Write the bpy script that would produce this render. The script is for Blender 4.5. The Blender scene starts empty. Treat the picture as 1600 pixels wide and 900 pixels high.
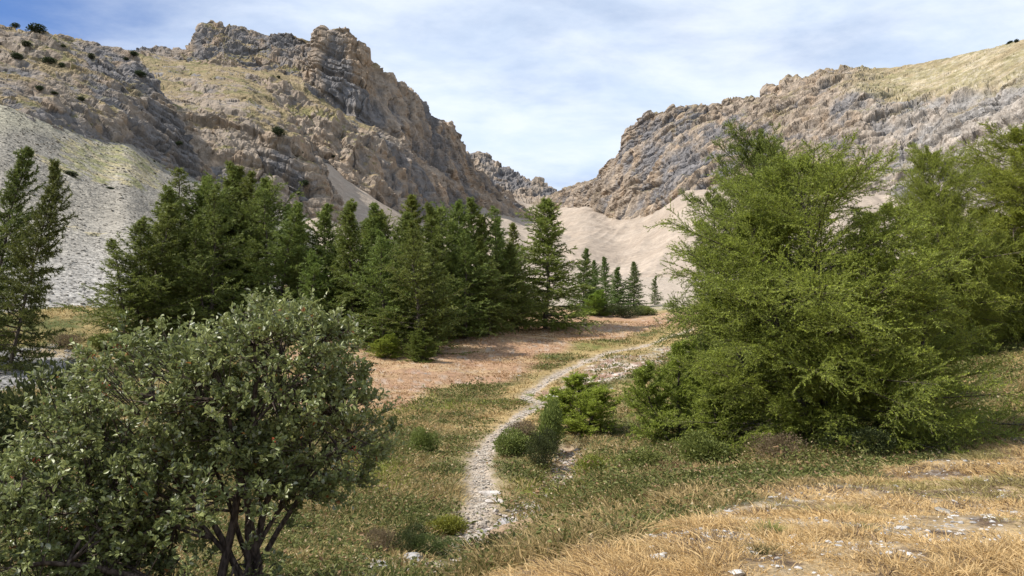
import bpy, math, random
import numpy as np
from mathutils import Vector
S = bpy.context.scene
COLL = S.collection
R = math.radians
rng = np.random.default_rng(7)
random.seed(7)

# ------------------------------------------------------------------ camera, sky, sun, exposure
FPX, PITCH, EYE = 1066.0, R(8.0), 1.65
cam = bpy.data.cameras.new('camera'); co = bpy.data.objects.new('camera', cam); COLL.objects.link(co)
co.location = (0, 0, EYE); co.rotation_euler = (R(90) + PITCH, 0, 0)
cam.sensor_width = 36; cam.lens = FPX / 1600 * 36; cam.clip_start = 0.05; cam.clip_end = 20000
S.camera = co
SUN_AZ, SUN_EL = R(-104), R(48)
sdir = Vector((math.sin(SUN_AZ) * math.cos(SUN_EL), math.cos(SUN_AZ) * math.cos(SUN_EL), math.sin(SUN_EL)))
sun = bpy.data.lights.new('sun', 'SUN'); sun.energy = 4.9; sun.angle = R(0.53); sun.color = (1, 0.94, 0.86)
so = bpy.data.objects.new('sun', sun); COLL.objects.link(so)
so.rotation_euler = sdir.to_track_quat('Z', 'Y').to_euler()
S.view_settings.view_transform = 'Standard'; S.view_settings.look = 'None'
S.view_settings.exposure = 0.62; S.view_settings.gamma = 1
S.view_settings.use_curve_mapping = False
S.render.engine = 'CYCLES'
S.cycles.max_bounces = 6; S.cycles.diffuse_bounces = 3; S.cycles.glossy_bounces = 2
S.cycles.transmission_bounces = 3; S.cycles.use_denoising = True


class NT:
    """tiny node-tree helper"""
    def __init__(s, nt):
        s.t = nt; s.n = nt.nodes; s.l = nt.links
    def add(s, kind, ins=None, **kw):
        n = s.n.new(kind)
        for k, v in kw.items(): setattr(n, k, v)
        for k, v in (ins or {}).items():
            if hasattr(v, 'is_output') or isinstance(v, bpy.types.NodeSocket): s.l.new(v, n.inputs[k])
            else: n.inputs[k].default_value = v
        return n
    def noise(s, vec, scale, detail=4, rough=.55, dist=0):
        return s.add('ShaderNodeTexNoise', {'Vector': vec, 'Scale': scale, 'Detail': detail, 'Roughness': rough, 'Distortion': dist}).outputs['Fac']
    def math(s, op, a, b=0.0, c=None, clamp=False):
        n = s.n.new('ShaderNodeMath'); n.operation = op; n.use_clamp = clamp
        for i, v in enumerate((a, b) if c is None else (a, b, c)):
            if isinstance(v, bpy.types.NodeSocket): s.l.new(v, n.inputs[i])
            else: n.inputs[i].default_value = v
        return n.outputs[0]
    def rng(s, v, a, b, c=0.0, d=1.0, smooth=True):
        n = s.add('ShaderNodeMapRange', {'Value': v, 'From Min': a, 'From Max': b, 'To Min': c, 'To Max': d})
        if smooth: n.interpolation_type = 'SMOOTHSTEP'
        return n.outputs[0]
    def mix(s, f, a, b, blend='MIX'):
        n = s.n.new('ShaderNodeMix'); n.data_type = 'RGBA'; n.blend_type = blend
        for i, v in ((0, f), (6, a), (7, b)):
            if isinstance(v, bpy.types.NodeSocket): s.l.new(v, n.inputs[i])
            elif i == 0: n.inputs[0].default_value = v
            else: n.inputs[i].default_value = (*v, 1)
        return n.outputs[2]
    def vmul(s, vec, k):
        n = s.n.new('ShaderNodeVectorMath'); n.operation = 'MULTIPLY'
        s.l.new(vec, n.inputs[0]); n.inputs[1].default_value = k
        return n.outputs[0]


W = bpy.data.worlds.new('World'); S.world = W; W.use_nodes = True
w = NT(W.node_tree); w.n.clear()
sky = w.add('ShaderNodeTexSky', sky_type='NISHITA'); sky.sun_disc = False
sky.sun_elevation = SUN_EL; sky.sun_rotation = SUN_AZ; sky.altitude = 1800
sky.air_density = 1.0; sky.dust_density = 0.6; sky.ozone_density = 2.0
tc = w.add('ShaderNodeTexCoord').outputs['Generated']
sx = w.add('ShaderNodeSeparateXYZ', {0: tc})
zz = w.math('MAXIMUM', w.math('ADD', sx.outputs[2], 0.12), 0.05)
px_ = w.math('DIVIDE', sx.outputs[0], zz); py_ = w.math('DIVIDE', sx.outputs[1], zz)
pl = w.add('ShaderNodeCombineXYZ', {0: px_, 1: py_, 2: 0.0}).outputs[0]
mp = w.add('ShaderNodeMapping', {'Vector': pl, 'Rotation': (0, 0, R(-58)), 'Scale': (1.0, 1.7, 1.0)}).outputs[0]
n1 = w.noise(mp, 0.8, 9, .58, .25)
n2 = w.noise(mp, 2.6, 8, .6, .2)
n3 = w.noise(pl, 0.5, 3, .5)
bias = w.rng(px_, -1.7, -0.45, -0.24, 0.30)            # the veil is thinner to the left
m0 = w.math('ADD', w.math('ADD', w.math('MULTIPLY', n1, .72), w.math('MULTIPLY', n2, .26)), w.math('MULTIPLY', n3, .1))
m1 = w.math('ADD', m0, bias)
cov = w.rng(m1, 0.42, 0.92, 0.0, 0.93)
clouds = w.mix(w.rng(n2, .3, .75), (6.6, 7.7, 9.3), (8.3, 8.9, 9.7))
skyc = w.mix(1.0, sky.outputs[0], (0.80, 1.0, 1.3), 'MULTIPLY')
lowv = w.rng(sx.outputs[2], 0.02, 0.5, 0.30, 0.0)
skyc2 = w.mix(lowv, skyc, (4.6, 6.0, 8.0))
wc = w.mix(cov, skyc2, clouds)
bg = w.add('ShaderNodeBackground', {'Color': wc, 'Strength': 0.080})
wo = w.add('ShaderNodeOutputWorld', {'Surface': bg.outputs[0]})

# ------------------------------------------------------------------ numeric helpers
cs, sn = math.cos(PITCH), math.sin(PITCH)


def P(px, py, d):
    """a point at camera depth d seen at photo coordinate px, py"""
    a = (np.asarray(px, float) - 800) / FPX; b = (450 - np.asarray(py, float)) / FPX; d = np.asarray(d, float)
    return np.stack([d * a, d * (cs - b * sn), EYE + d * (sn + b * cs)], -1)


def proj(V):
    y = V[..., 1]; z = V[..., 2] - EYE
    d = np.maximum(y * cs + z * sn, 1e-3); u = -y * sn + z * cs
    return 800 + FPX * V[..., 0] / d, 450 - FPX * u / d, d


def _h(i, j, k, seed):
    n = (i * 374761393 + j * 668265263 + k * 2147483647 + seed * 1274126177) & 0xFFFFFFFF
    n = ((n ^ (n >> 13)) * 1274126177) & 0xFFFFFFFF
    n = ((n ^ (n >> 16)) * 2246822519) & 0xFFFFFFFF
    return ((n ^ (n >> 15)) & 0xFFFF).astype(np.float32) / 65535.0


def vn(p, seed=0):
    """3-D value noise 0..1"""
    shp = p.shape[:-1]; p = p.reshape(-1, 3)
    i = np.floor(p).astype(np.int64); f = (p - i).astype(np.float32)
    f = f * f * f * (f * (f * 6 - 15) + 10)
    r = 0
    for a in (0, 1):
        for b in (0, 1):
            for c in (0, 1):
                wgt = (f[:, 0] if a else 1 - f[:, 0]) * (f[:, 1] if b else 1 - f[:, 1]) * (f[:, 2] if c else 1 - f[:, 2])
                r = r + wgt * _h(i[:, 0] + a, i[:, 1] + b, i[:, 2] + c, seed)
    return r.reshape(shp)


def fbm(p, size, octs=4, seed=0, gain=.5, ridged=False):
    s = 0; amp = 1; tot = 0; q = p / size
    for o in range(octs):
        n = vn(q + 17.3 * o, seed + o * 7)
        if ridged: n = 1 - np.abs(2 * n - 1)
        s = s + amp * n; tot += amp; amp *= gain; q = q * 2.03
    return s / tot


def sstep(x, a, b):
    t = np.clip((x - a) / (b - a), 0, 1); return t * t * (3 - 2 * t)


def lerp(a, b, t):
    t = np.asarray(t)[..., None] if np.ndim(a) and np.shape(a)[-1] == 3 else t
    return a * (1 - t) + b * t


def C3(*c): return np.array(c, float)


def nrm(v): return v / np.maximum(np.linalg.norm(v, axis=-1, keepdims=True), 1e-9)


def mk(name, V, F, mat, parent=None, col=None, smooth=False, loc=None):
    V = np.asarray(V, np.float32).reshape(-1, 3); Fs = F if isinstance(F, list) else [F]
    Fs = [f for f in Fs if len(f)]
    me = bpy.data.meshes.new(name); me.vertices.add(len(V)); me.vertices.foreach_set('co', V.ravel())
    nl = sum(f.size for f in Fs); npoly = sum(len(f) for f in Fs)
    me.loops.add(nl); me.polygons.add(npoly)
    me.loops.foreach_set('vertex_index', np.concatenate([f.ravel() for f in Fs]).astype(np.int32))
    st = []; o = 0
    for f in Fs:
        st.append(o + np.arange(len(f)) * f.shape[1]); o += f.size
    me.polygons.foreach_set('loop_start', np.concatenate(st).astype(np.int32))
    if smooth: me.polygons.foreach_set('use_smooth', np.ones(npoly, bool))
    else: me.polygons.foreach_set('use_smooth', np.zeros(npoly, bool))
    if col is not None:
        at = me.color_attributes.new('col', 'FLOAT_COLOR', 'POINT')
        c4 = np.ones((len(V), 4), np.float32); c4[:, :3] = col
        at.data.foreach_set('color', c4.ravel())
    me.update(calc_edges=True); me.validate()
    me.materials.append(mat)
    ob = bpy.data.objects.new(name, me); COLL.objects.link(ob)
    if parent: ob.parent = parent
    if loc is not None: ob.location = loc
    return ob


def tag(o, label=None, cat=None, group=None, kind=None):
    if label: o['label'] = label
    if cat: o['category'] = cat
    if group: o['group'] = group
    if kind: o['kind'] = kind
    return o


def empty(name, loc, rz=0, sc=1, **kw):
    o = bpy.data.objects.new(name, None); COLL.objects.link(o); o.location = loc; o.rotation_euler = (0, 0, rz)
    o.scale = (sc,) * 3; o.empty_display_size = .2
    return tag(o, **kw)


def copy_thing(src, loc, rz, sc, tilt=(0, 0), label=None, group=None):
    r = src.copy(); COLL.objects.link(r); r.location = loc; r.rotation_euler = (tilt[0], tilt[1], rz)
    r.scale = sc if hasattr(sc, '__len__') else (sc,) * 3
    if label: r['label'] = label
    if group: r['group'] = group
    for ch in src.children:
        c = ch.copy(); COLL.objects.link(c); c.parent = r
    return r


def grid_faces(nr, nc):
    i = np.arange(nr - 1)[:, None] * nc + np.arange(nc - 1)[None]
    i = i.ravel(); return np.stack([i, i + 1, i + nc + 1, i + nc], 1)


def grid_normals(G):
    du = np.gradient(G, axis=1); dv = np.gradient(G, axis=0)
    return nrm(np.cross(du, dv))


def tubes(Pts, Rad, sides=4):
    """Pts (B,n,3), Rad (B,n) -> verts, quads"""
    Bn, n, _ = Pts.shape
    T = nrm(np.gradient(Pts, axis=1))
    ref = np.where(np.abs(T[..., 2:3]) > .9, C3(1, 0, 0), C3(0, 0, 1))
    A = nrm(np.cross(T, ref)); Bv = np.cross(T, A)
    an = np.arange(sides) / sides * 2 * np.pi
    V = Pts[:, :, None] + Rad[:, :, None, None] * (A[:, :, None] * np.cos(an)[None, None, :, None] + Bv[:, :, None] * np.sin(an)[None, None, :, None])
    b = np.arange(Bn)[:, None, None] * n * sides; k = np.arange(n - 1)[None, :, None] * sides; s = np.arange(sides)[None, None]
    s2 = (s + 1) % sides
    F = np.stack([b + k + s, b + k + s2, b + k + sides + s2, b + k + sides + s], -1).reshape(-1, 4)
    return V.reshape(-1, 3), F


def join(parts):
    Vs, Fs, Cs = [], {}, []; o = 0
    for p in parts:
        V, F = p[0], p[1]
        Vs.append(V); Fs.setdefault(F.shape[1], []).append(F + o); o += len(V)
        if len(p) > 2: Cs.append(np.broadcast_to(p[2], V.shape))
    return np.concatenate(Vs), [np.concatenate(f) for f in Fs.values()], (np.concatenate(Cs) if Cs else None)


def tri_idx(n, k, pat):
    return (np.arange(n)[:, None, None] * k + np.asarray(pat)[None]).reshape(-1, len(pat[0]))


def blades(base, d, L, wd, bend, seed=0):
    """bent grass blades: base (N,3), unit dir d, length L, width wd, bend vector -> 5 verts, 3 tris"""
    N = len(base); r = np.random.default_rng(seed)
    side = nrm(np.cross(d, nrm(r.normal(size=(N, 3)))))
    L = L[:, None]; wv = side * wd[:, None] / 2
    mid = base + d * L * .55 + bend * L * .2; tip = base + d * L * .95 + bend * L * .75
    V = np.stack([base - wv, base + wv, mid - wv * .8, mid + wv * .8, tip], 1).reshape(-1, 3)
    return V, tri_idx(N, 5, [(0, 1, 2), (1, 3, 2), (2, 3, 4)])


# ------------------------------------------------------------------ materials
def mat_new(name):
    m = bpy.data.materials.new(name); m.use_nodes = True; t = NT(m.node_tree); t.n.clear()
    return m, t


def finish(t, color, rough=.9, normal=None, spec=.2, transl=0):
    ins = {'Base Color': color, 'Roughness': rough, 'Specular IOR Level': spec}
    if normal is not None: ins['Normal'] = normal
    b = t.add('ShaderNodeBsdfPrincipled', ins).outputs[0]
    if transl:
        tr = t.add('ShaderNodeBsdfTranslucent', {'Color': color}).outputs[0]
        b = t.add('ShaderNodeMixShader', {0: transl, 1: b, 2: tr}).outputs[0]
    t.add('ShaderNodeOutputMaterial', {'Surface': b})


def foliage(name, transl=.3, rough=.6, spec=.3):
    m, t = mat_new(name)
    c = t.add('ShaderNodeAttribute', attribute_name='col').outputs['Color']
    oin = t.add('ShaderNodeObjectInfo'); oi = oin.outputs['Random']; c = t.mix(1.0, c, oin.outputs['Color'], 'MULTIPLY')
    hs = t.add('ShaderNodeHueSaturation', {'Color': c, 'Hue': t.rng(oi, 0, 1, .488, .512, False), 'Value': t.rng(oi, 0, 1, .86, 1.14, False)}).outputs[0]
    finish(t, hs, rough, None, spec, transl); return m


M_needle = foliage('larch needles', .34, .55, .25)
M_leaf = foliage('whitebeam leaves', .30, .45, .5)
M_grass = foliage('grass blades', .35, .7, .15)
M_herb = foliage('herb leaves', .3, .6, .25)


def bark_mat():
    m, t = mat_new('bark'); o = t.add('ShaderNodeTexCoord').outputs['Object']
    v = t.vmul(o, (6, 6, 1.4)); n = t.noise(v, 2.2, 6, .65)
    c = t.mix(t.rng(n, .35, .7), (.035, .027, .021), (.17, .14, .115))
    bp = t.add('ShaderNodeBump', {'Height': n, 'Strength': .8, 'Distance': .03}).outputs[0]
    finish(t, c, .9, bp); return m


M_bark = bark_mat()


def rock_mat(name, s1, bump=1.0, fine=1.0):
    """vertex colour carries the rock type; fine grain and cracks are procedural.  s1 = size in metres of the blocks"""
    m, t = mat_new(name)
    c = t.add('ShaderNodeAttribute', attribute_name='col').outputs['Color']
    g = t.add('ShaderNodeNewGeometry').outputs['Position']
    nA = t.noise(g, 1 / s1, 8, .68, .3)
    gv = t.vmul(g, (1, 1, .35)); nB = t.noise(gv, 2.2 / s1, 6, .7)
    vo = t.add('ShaderNodeTexVoronoi', {'Vector': t.vmul(g, (1, 1, .55)), 'Scale': 1.3 / s1}, feature='DISTANCE_TO_EDGE').outputs['Distance']
    crack = t.rng(vo, 0, .09, 0, 1)
    k = t.math('MULTIPLY', t.rng(nA, .3, .72, .72, 1.22), t.rng(nB, .3, .7, .82, 1.15))
    cc = t.mix(1.0, c, t.add('ShaderNodeCombineColor', {0: k, 1: k, 2: k}).outputs[0], 'MULTIPLY')
    h = t.math('ADD', t.math('MULTIPLY', nA, 1.4), t.math('ADD', t.math('MULTIPLY', nB, .8), t.math('MULTIPLY', crack, .12)))
    bp = t.add('ShaderNodeBump', {'Height': h, 'Strength': bump, 'Distance': s1 * .45 * fine}).outputs[0]
    finish(t, cc, .95, bp, .1); return m


M_cliff = rock_mat('limestone cliff', 7.0, .6)
M_cliff_far = rock_mat('limestone far', 13.0, .6)
M_hill = rock_mat('hillside', 3.0, .55)
M_stone = rock_mat('stone', .35, .8, .6)


def scree_mat(name, cell, kvar=.5, bump=.8):
    m, t = mat_new(name)
    c = t.add('ShaderNodeAttribute', attribute_name='col').outputs['Color']
    g = t.add('ShaderNodeNewGeometry').outputs['Position']
    gs = t.vmul(g, (.75, 1, 1))
    v = t.add('ShaderNodeTexVoronoi', {'Vector': gs, 'Scale': 1 / cell})
    v2 = t.add('ShaderNodeTexVoronoi', {'Vector': gs, 'Scale': 2.6 / cell})
    r = t.add('ShaderNodeSeparateColor', {0: v.outputs['Color']}).outputs[0]
    r2 = t.add('ShaderNodeSeparateColor', {0: v2.outputs['Color']}).outputs[1]
    n = t.noise(g, .15 / cell, 5, .6)
    k = t.math('MULTIPLY', t.rng(r, 0, 1, 1 - kvar * .7, 1 + kvar * .5, False), t.rng(r2, 0, 1, 1 - kvar * .5, 1 + kvar * .35, False))
    k = t.math('MULTIPLY', k, t.rng(n, .3, .7, .88, 1.1))
    cc = t.mix(1.0, c, t.add('ShaderNodeCombineColor', {0: k, 1: k, 2: k}).outputs[0], 'MULTIPLY')
    h = t.math('SUBTRACT', t.math('ADD', t.math('MULTIPLY', r, .6), t.math('MULTIPLY', r2, .25)), t.math('MULTIPLY', v.outputs['Distance'], .8))
    bp = t.add('ShaderNodeBump', {'Height': h, 'Strength': bump, 'Distance': cell * .5}).outputs[0]
    finish(t, cc, .95, bp, .1); return m


M_scree = scree_mat('scree stones', .42)
M_scree_far = scree_mat('fine pale scree', 1.1, .2, .35)
M_path = scree_mat('path gravel', .09, .55, .9)


def ground_mat():
    m, t = mat_new('ground')
    c = t.add('ShaderNodeAttribute', attribute_name='col').outputs['Color']
    g = t.add('ShaderNodeNewGeometry').outputs['Position']
    n1 = t.noise(g, 2.1, 9, .72); n2 = t.noise(g, 22, 5, .7)
    k = t.math('MULTIPLY', t.rng(n1, .3, .7, .72, 1.25), t.rng(n2, .3, .7, .65, 1.3))
    cc = t.mix(1.0, c, t.add('ShaderNodeCombineColor', {0: k, 1: k, 2: k}).outputs[0], 'MULTIPLY')
    h = t.math('ADD', n1, t.math('MULTIPLY', n2, .25))
    bp = t.add('ShaderNodeBump', {'Height': h, 'Strength': .8, 'Distance': .12}).outputs[0]
    finish(t, cc, .95, bp, .1); return m


M_ground = ground_mat()

# ------------------------------------------------------------------ ground: one sheet under everything
GC = [  # photo x, photo y, depth
    (1300, 900, 4.5), (1600, 900, 4.6), (1600, 800, 7.8), (1600, 700, 15.5), (1400, 740, 11.3), (1400, 820, 6.9), (1200, 772, 8.8), (1200, 830, 6.5),
    (1000, 832, 6.3), (1000, 880, 5.0), (850, 893, 5.0), (900, 925, 4.4),
    (850, 860, 9), (1000, 813, 9.2), (1200, 757, 12), (1400, 722, 14.6), (760, 915, 7.6),
    (715, 870, 12), (740, 805, 15), (750, 740, 20), (770, 690, 25), (820, 640, 32), (850, 615, 38), (830, 600, 41), (900, 570, 50), (1030, 535, 65),
    (540, 560, 50), (560, 600, 42), (640, 640, 34), (700, 560, 52), (740, 520, 65), (620, 545, 56), (450, 560, 50), (430, 620, 38),
    (600, 760, 18), (520, 880, 11), (560, 800, 15), (600, 690, 25), (900, 740, 19), (860, 765, 18.5), (1000, 700, 21), (1000, 760, 13.5), (900, 820, 10.8),
    (930, 640, 30), (1000, 600, 38), (1100, 640, 28), (1100, 560, 50), (1200, 720, 15), (1300, 695, 17), (1200, 600, 36), (1450, 660, 21), (1560, 640, 21.5), (1600, 560, 30), (1550, 500, 42), (1400, 560, 40),
    (1900, 560, 27), (2100, 500, 32), (1900, 700, 12), (1800, 450, 60), (1700, 430, 90), (1500, 440, 90), (1300, 480, 80),
    (0, 560, 45), (100, 580, 42), (50, 605, 37), (30, 650, 30), (150, 525, 55), (0, 750, 16), (300, 930, 8.4), (100, 900, 9), (-300, 900, 8), (250, 700, 22), (400, 720, 20), (-400, 560, 42), (-200, 640, 28),
    (300, 480, 68), (400, 470, 72), (0, 500, 60), (-400, 480, 60), (560, 505, 72), (650, 530, 60), (500, 470, 90),
    (850, 507, 80), (930, 490, 100), (1000, 480, 115), (1030, 470, 130), (700, 480, 105), (860, 480, 110), (600, 440, 150), (800, 430, 170), (1000, 440, 180), (1200, 430, 160),
]
gp = np.array([P(*c) for c in GC])
extra = np.array([(0, 0, 0.02), (0, 2.2, .05), (3, 2, .1), (-3, 2, -.4), (0, -6, .8), (8, -5, 1.5), (-8, -4, 0), (20, -10, 3.5), (-20, -10, -.5), (14, 3, 1.0), (-12, 5, -1.0),
                  (60, -40, 9), (-60, -40, 2), (0, -60, 6), (100, 10, 16), (-90, 10, 14), (-120, 60, 40), (120, 60, 30), (0, -200, 20), (200, -100, 40), (-200, -100, 40),
                  (-260, 100, 110), (260, 120, 90), (0, 260, 45), (120, 260, 45), (-120, 260, 50)])
gp = np.vstack([gp, extra])


def rbf_fit(p):
    n = len(p); d = np.linalg.norm(p[:, None, :2] - p[None, :, :2], axis=-1)
    rr = np.hypot(p[:, 0], p[:, 1]) + 4
    K = np.sqrt(d ** 2 + 1.0) + np.diag(-.03 * rr)
    A = np.zeros((n + 3, n + 3)); A[:n, :n] = K; A[:n, n] = 1; A[:n, n + 1:] = p[:, :2]; A[n, :n] = 1; A[n + 1:, :n] = p[:, :2].T
    return np.linalg.solve(A, np.concatenate([p[:, 2], [0, 0, 0]]))


rw = rbf_fit(gp)


def H0(x, y):
    x = np.asarray(x, float); y = np.asarray(y, float); shp = x.shape; x = x.ravel(); y = y.ravel()
    out = np.empty(len(x)); n = len(gp)
    for s in range(0, len(x), 60000):
        xx = x[s:s + 60000]; yy = y[s:s + 60000]
        K = np.sqrt((xx[:, None] - gp[None, :, 0]) ** 2 + (yy[:, None] - gp[None, :, 1]) ** 2 + 1.0)
        out[s:s + 60000] = K @ rw[:n] + rw[n] + rw[n + 1] * xx + rw[n + 2] * yy
    return out.reshape(shp)


def seg_dist(x, y, poly):
    """distance to polyline and parameter"""
    best = np.full(np.shape(x), 1e9); tt = np.zeros(np.shape(x))
    for i in range(len(poly) - 1):
        a, b = poly[i][:2], poly[i + 1][:2]; ab = b - a; l2 = ab @ ab + 1e-9
        t = np.clip(((x - a[0]) * ab[0] + (y - a[1]) * ab[1]) / l2, 0, 1)
        d = np.hypot(x - a[0] - t * ab[0], y - a[1] - t * ab[1]); m = d < best
        best = np.where(m, d, best); tt = np.where(m, i + t, tt)
    return best, tt


PATHC = [(650, 935, 8.6, 40), (700, 892, 10.6, 40), (722, 862, 12.4, 36), (740, 830, 13.8, 46), (745, 804, 15.1, 34), (756, 768, 17.4, 42), (748, 735, 20.4, 28), (758, 703, 23.5, 24), (780, 681, 26.3, 15),
         (804, 657, 29.5, 14), (830, 641, 32, 18), (846, 630, 35, 26), (826, 618, 37.5, 16), (822, 610, 39.2, 14), (842, 597, 42.3, 12), (870, 584, 46, 12), (900, 571, 50, 11), (940, 558, 55.5, 10), (985, 547, 60.5, 10), (1030, 537, 66, 9), (1080, 525, 73, 8)]
pathp = np.array([P(a, b, c) for a, b, c, _ in PATHC]); pathw = np.array([max(w_ * c / FPX / 2 * .82, .28) for _, _, c, w_ in PATHC])
ditch = np.array([P(745, 812, 14.6), P(790, 806, 14.9), P(835, 790, 16.2), P(868, 768, 18.2), P(884, 735, 20.5), P(888, 700, 24)])


def Hn(x, y):
    p = np.stack([x, y, np.zeros_like(x)], -1); r = np.hypot(x, y)
    z = H0(x, y)
    z = z + (fbm(p, 9, 3, 3) - .5) * 1.0 * sstep(r, 6, 45) + (fbm(p, 2.2, 3, 5) - .5) * .30 * sstep(r, 2, 14) + (fbm(p, .55, 3, 9) - .5) * .09
    d, _ = seg_dist(x, y, pathp); z = z - .12 * np.exp(-(d / .6) ** 2) * (r < 90)
    d, _ = seg_dist(x, y, ditch); z = z - .38 * np.exp(-(d / .55) ** 2)
    return z


def Z(x, y): return float(Hn(np.array([float(x)]), np.array([float(y)]))[0])


def ground_at(px, d):
    """ground point in photo column px at depth d"""
    x = (px - 800) / FPX * d; y = d * cs
    for _ in range(6):
        z = Z(x, y); y = (d - (z - EYE) * sn) / cs
    return np.array([x, y, Z(x, y)])


def inpoly(x, y, poly):
    r = np.zeros(np.shape(x), bool); n = len(poly)
    for i in range(n):
        x1, y1 = poly[i][:2]; x2, y2 = poly[(i + 1) % n][:2]
        c = ((y1 > y) != (y2 > y)) & (x < (x2 - x1) * (y - y1) / (y2 - y1 + 1e-12) + x1); r ^= c
    return r


def soft(x, y, poly, wdt):
    """1 inside, 0 outside, soft ragged edge"""
    p = np.stack([x, y, x * 0], -1); n = (fbm(p, wdt * 2.5, 3, 41) - .5) * 4 * wdt; n2 = (fbm(p, wdt * 2.5, 3, 57) - .5) * 4 * wdt
    xx, yy = x + n, y + n2
    d, _ = seg_dist(xx, yy, np.vstack([poly, poly[:1]])); ins = inpoly(xx, yy, poly)
    return sstep(np.where(ins, d, -d), -wdt, wdt)


spur = np.array([P(*q)[:2] for q in [(780, 925, 5.6), (850, 893, 5.6), (1000, 832, 7.0), (1200, 772, 9.6), (1400, 742, 12.0), (1500, 722, 14), (1600, 695, 17), (1750, 660, 22)]] + [np.array([60, 15]), np.array([60, -60]), np.array([-60, -60]), np.array([-12, -1]), np.array([-2.5, 3.5])])
pink = np.array([P(*q)[:2] for q in [(430, 560, 52), (450, 640, 35), (560, 645, 34), (640, 640, 35), (720, 612, 41), (800, 580, 47), (850, 560, 54), (920, 540, 66), (1030, 520, 76), (1100, 500, 95), (900, 480, 110), (700, 500, 85), (560, 520, 66)]])
stony = np.array([P(*q)[:2] for q in [(850, 618, 37), (870, 590, 44), (930, 566, 51), (1030, 542, 62), (1080, 545, 60), (1010, 590, 42), (940, 605, 39), (880, 628, 35)]])
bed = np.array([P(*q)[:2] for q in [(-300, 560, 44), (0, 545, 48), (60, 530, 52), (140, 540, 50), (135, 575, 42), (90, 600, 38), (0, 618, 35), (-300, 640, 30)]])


def zones(x, y):
    r = np.hypot(x, y)
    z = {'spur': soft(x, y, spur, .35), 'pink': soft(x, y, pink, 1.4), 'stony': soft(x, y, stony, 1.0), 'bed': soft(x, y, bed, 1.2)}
    d, t = seg_dist(x, y, pathp); z['pd'] = d; z['pw'] = np.interp(t, np.arange(len(pathw)), pathw)
    z['dd'] = seg_dist(x, y, ditch)[0]
    return z


def build_ground():
    a_in = np.arange(-50, 50.01, .115); a_out = np.arange(54, 306.1, 4.0)
    az = R(1) * np.concatenate([a_in, a_out, [310]])
    rr = 0.25 * np.exp(np.arange(0, math.log(900 / .25), .0125)); rr = rr[(rr > 1.0)]; rr = np.concatenate([[.02, .5], rr])
    A, RR = np.meshgrid(az, rr); x = RR * np.sin(A); y = RR * np.cos(A)
    z = Hn(x, y)
    far = sstep(RR, 220, 420); z = z * (1 - far) + (40 + .02 * RR) * far
    p = np.stack([x, y, z * 0], -1)
    zn = zones(x, y)
    n_a = fbm(p, 3.0, 4, 11); n_b = fbm(p, .8, 4, 13); n_c = fbm(p, 12, 3, 15); n_d = fbm(p, .18, 3, 19)
    herb = lerp(C3(.075, .085, .028), C3(.21, .17, .075), sstep(n_a * .5 + n_b * .5, .40, .62))
    herb = lerp(herb, C3(.16, .17, .045), .6 * sstep(n_c, .5, .7))
    # straw-coloured strip on the left of the path
    straw = lerp(C3(.36, .25, .12), C3(.26, .20, .09), n_b)
    k = sstep(n_a, .42, .58) * .6 * sstep(RR, 18, 30) + .8 * np.exp(-((zn['pd'] - .9) / .9) ** 2) * sstep(RR, 24, 32)
    col = lerp(herb, straw, np.clip(k, 0, .9))
    pk = lerp(C3(.30, .19, .115), C3(.35, .245, .14), sstep(n_a, .35, .65)); pk = lerp(pk, C3(.27, .16, .11), .55 * sstep(n_b, .52, .7))
    pk = lerp(pk, C3(.36, .31, .26), .5 * sstep(fbm(p, .5, 3, 77), .62, .72))
    col = lerp(col, pk, zn['pink'])
    # greener swale between the pink meadow and the path
    st = lerp(C3(.24, .15, .11), C3(.50, .44, .38), sstep(n_b * .6 + n_d * .4, .45, .62)); st = lerp(st, C3(.20, .16, .07), .7 * sstep(n_a, .5, .62))
    col = lerp(col, st, zn['stony'] * .95)
    bd = lerp(C3(.13, .125, .115), C3(.27, .265, .255), sstep(n_b * .5 + n_d * .5, .42, .6)); bd = lerp(bd, C3(.30, .23, .13), .8 * sstep(n_a, .55, .66))  # gravel bed colours darkened to stand in for tree shade from the left
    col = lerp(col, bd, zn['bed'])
    soil = lerp(C3(.115, .08, .055), C3(.34, .25, .14), sstep(n_b * .6 + n_d * .4, .40, .56))
    white = sstep(fbm(p, .13, 2, 91), .56, .66) * sstep(fbm(p, .9, 3, 93), .48, .62)
    soil = lerp(soil, C3(.43, .40, .36), white * .35)
    col = lerp(col, soil, zn['spur'])
    pe = sstep(zn['pd'] + (n_d - .5) * .5, zn['pw'] + .25, zn['pw'] - .05) * sstep(RR, 6, 8) * (RR < 100)
    col = lerp(col, lerp(C3(.30, .235, .17), C3(.44, .38, .31), n_d), pe)
    col = lerp(col, C3(.30, .235, .16), .55 * sstep(zn['pd'], zn['pw'] + .75, zn['pw'] + .1) * (1 - pe) * sstep(RR, 6, 8) * (RR < 100) * sstep(n_b, .35, .6))
    dirt = np.exp(-(((x + .2) / 1.3) ** 2 + ((y - 13.9) / 1.0) ** 2) ** 2); col = lerp(col, lerp(C3(.20, .13, .08), C3(.33, .24, .16), n_b), dirt)
    dt = np.exp(-(zn['dd'] / .45) ** 2); col = lerp(col, lerp(C3(.16, .10, .065), C3(.38, .29, .20), sstep(n_d, .4, .6)), dt)
    # the foot of the screes runs out over the grass beyond the last trees
    ro = sstep(y + (n_c - .5) * 40 + (n_a - .5) * 14, 108, 120); col = lerp(col, C3(.325, .275, .222) * (.88 + .24 * n_b)[..., None], ro)
    V = np.stack([x, y, z], -1)
    return mk('ground', V, grid_faces(len(rr), len(az))[:, ::-1], M_ground, col=col.reshape(-1, 3), smooth=True)


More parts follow.
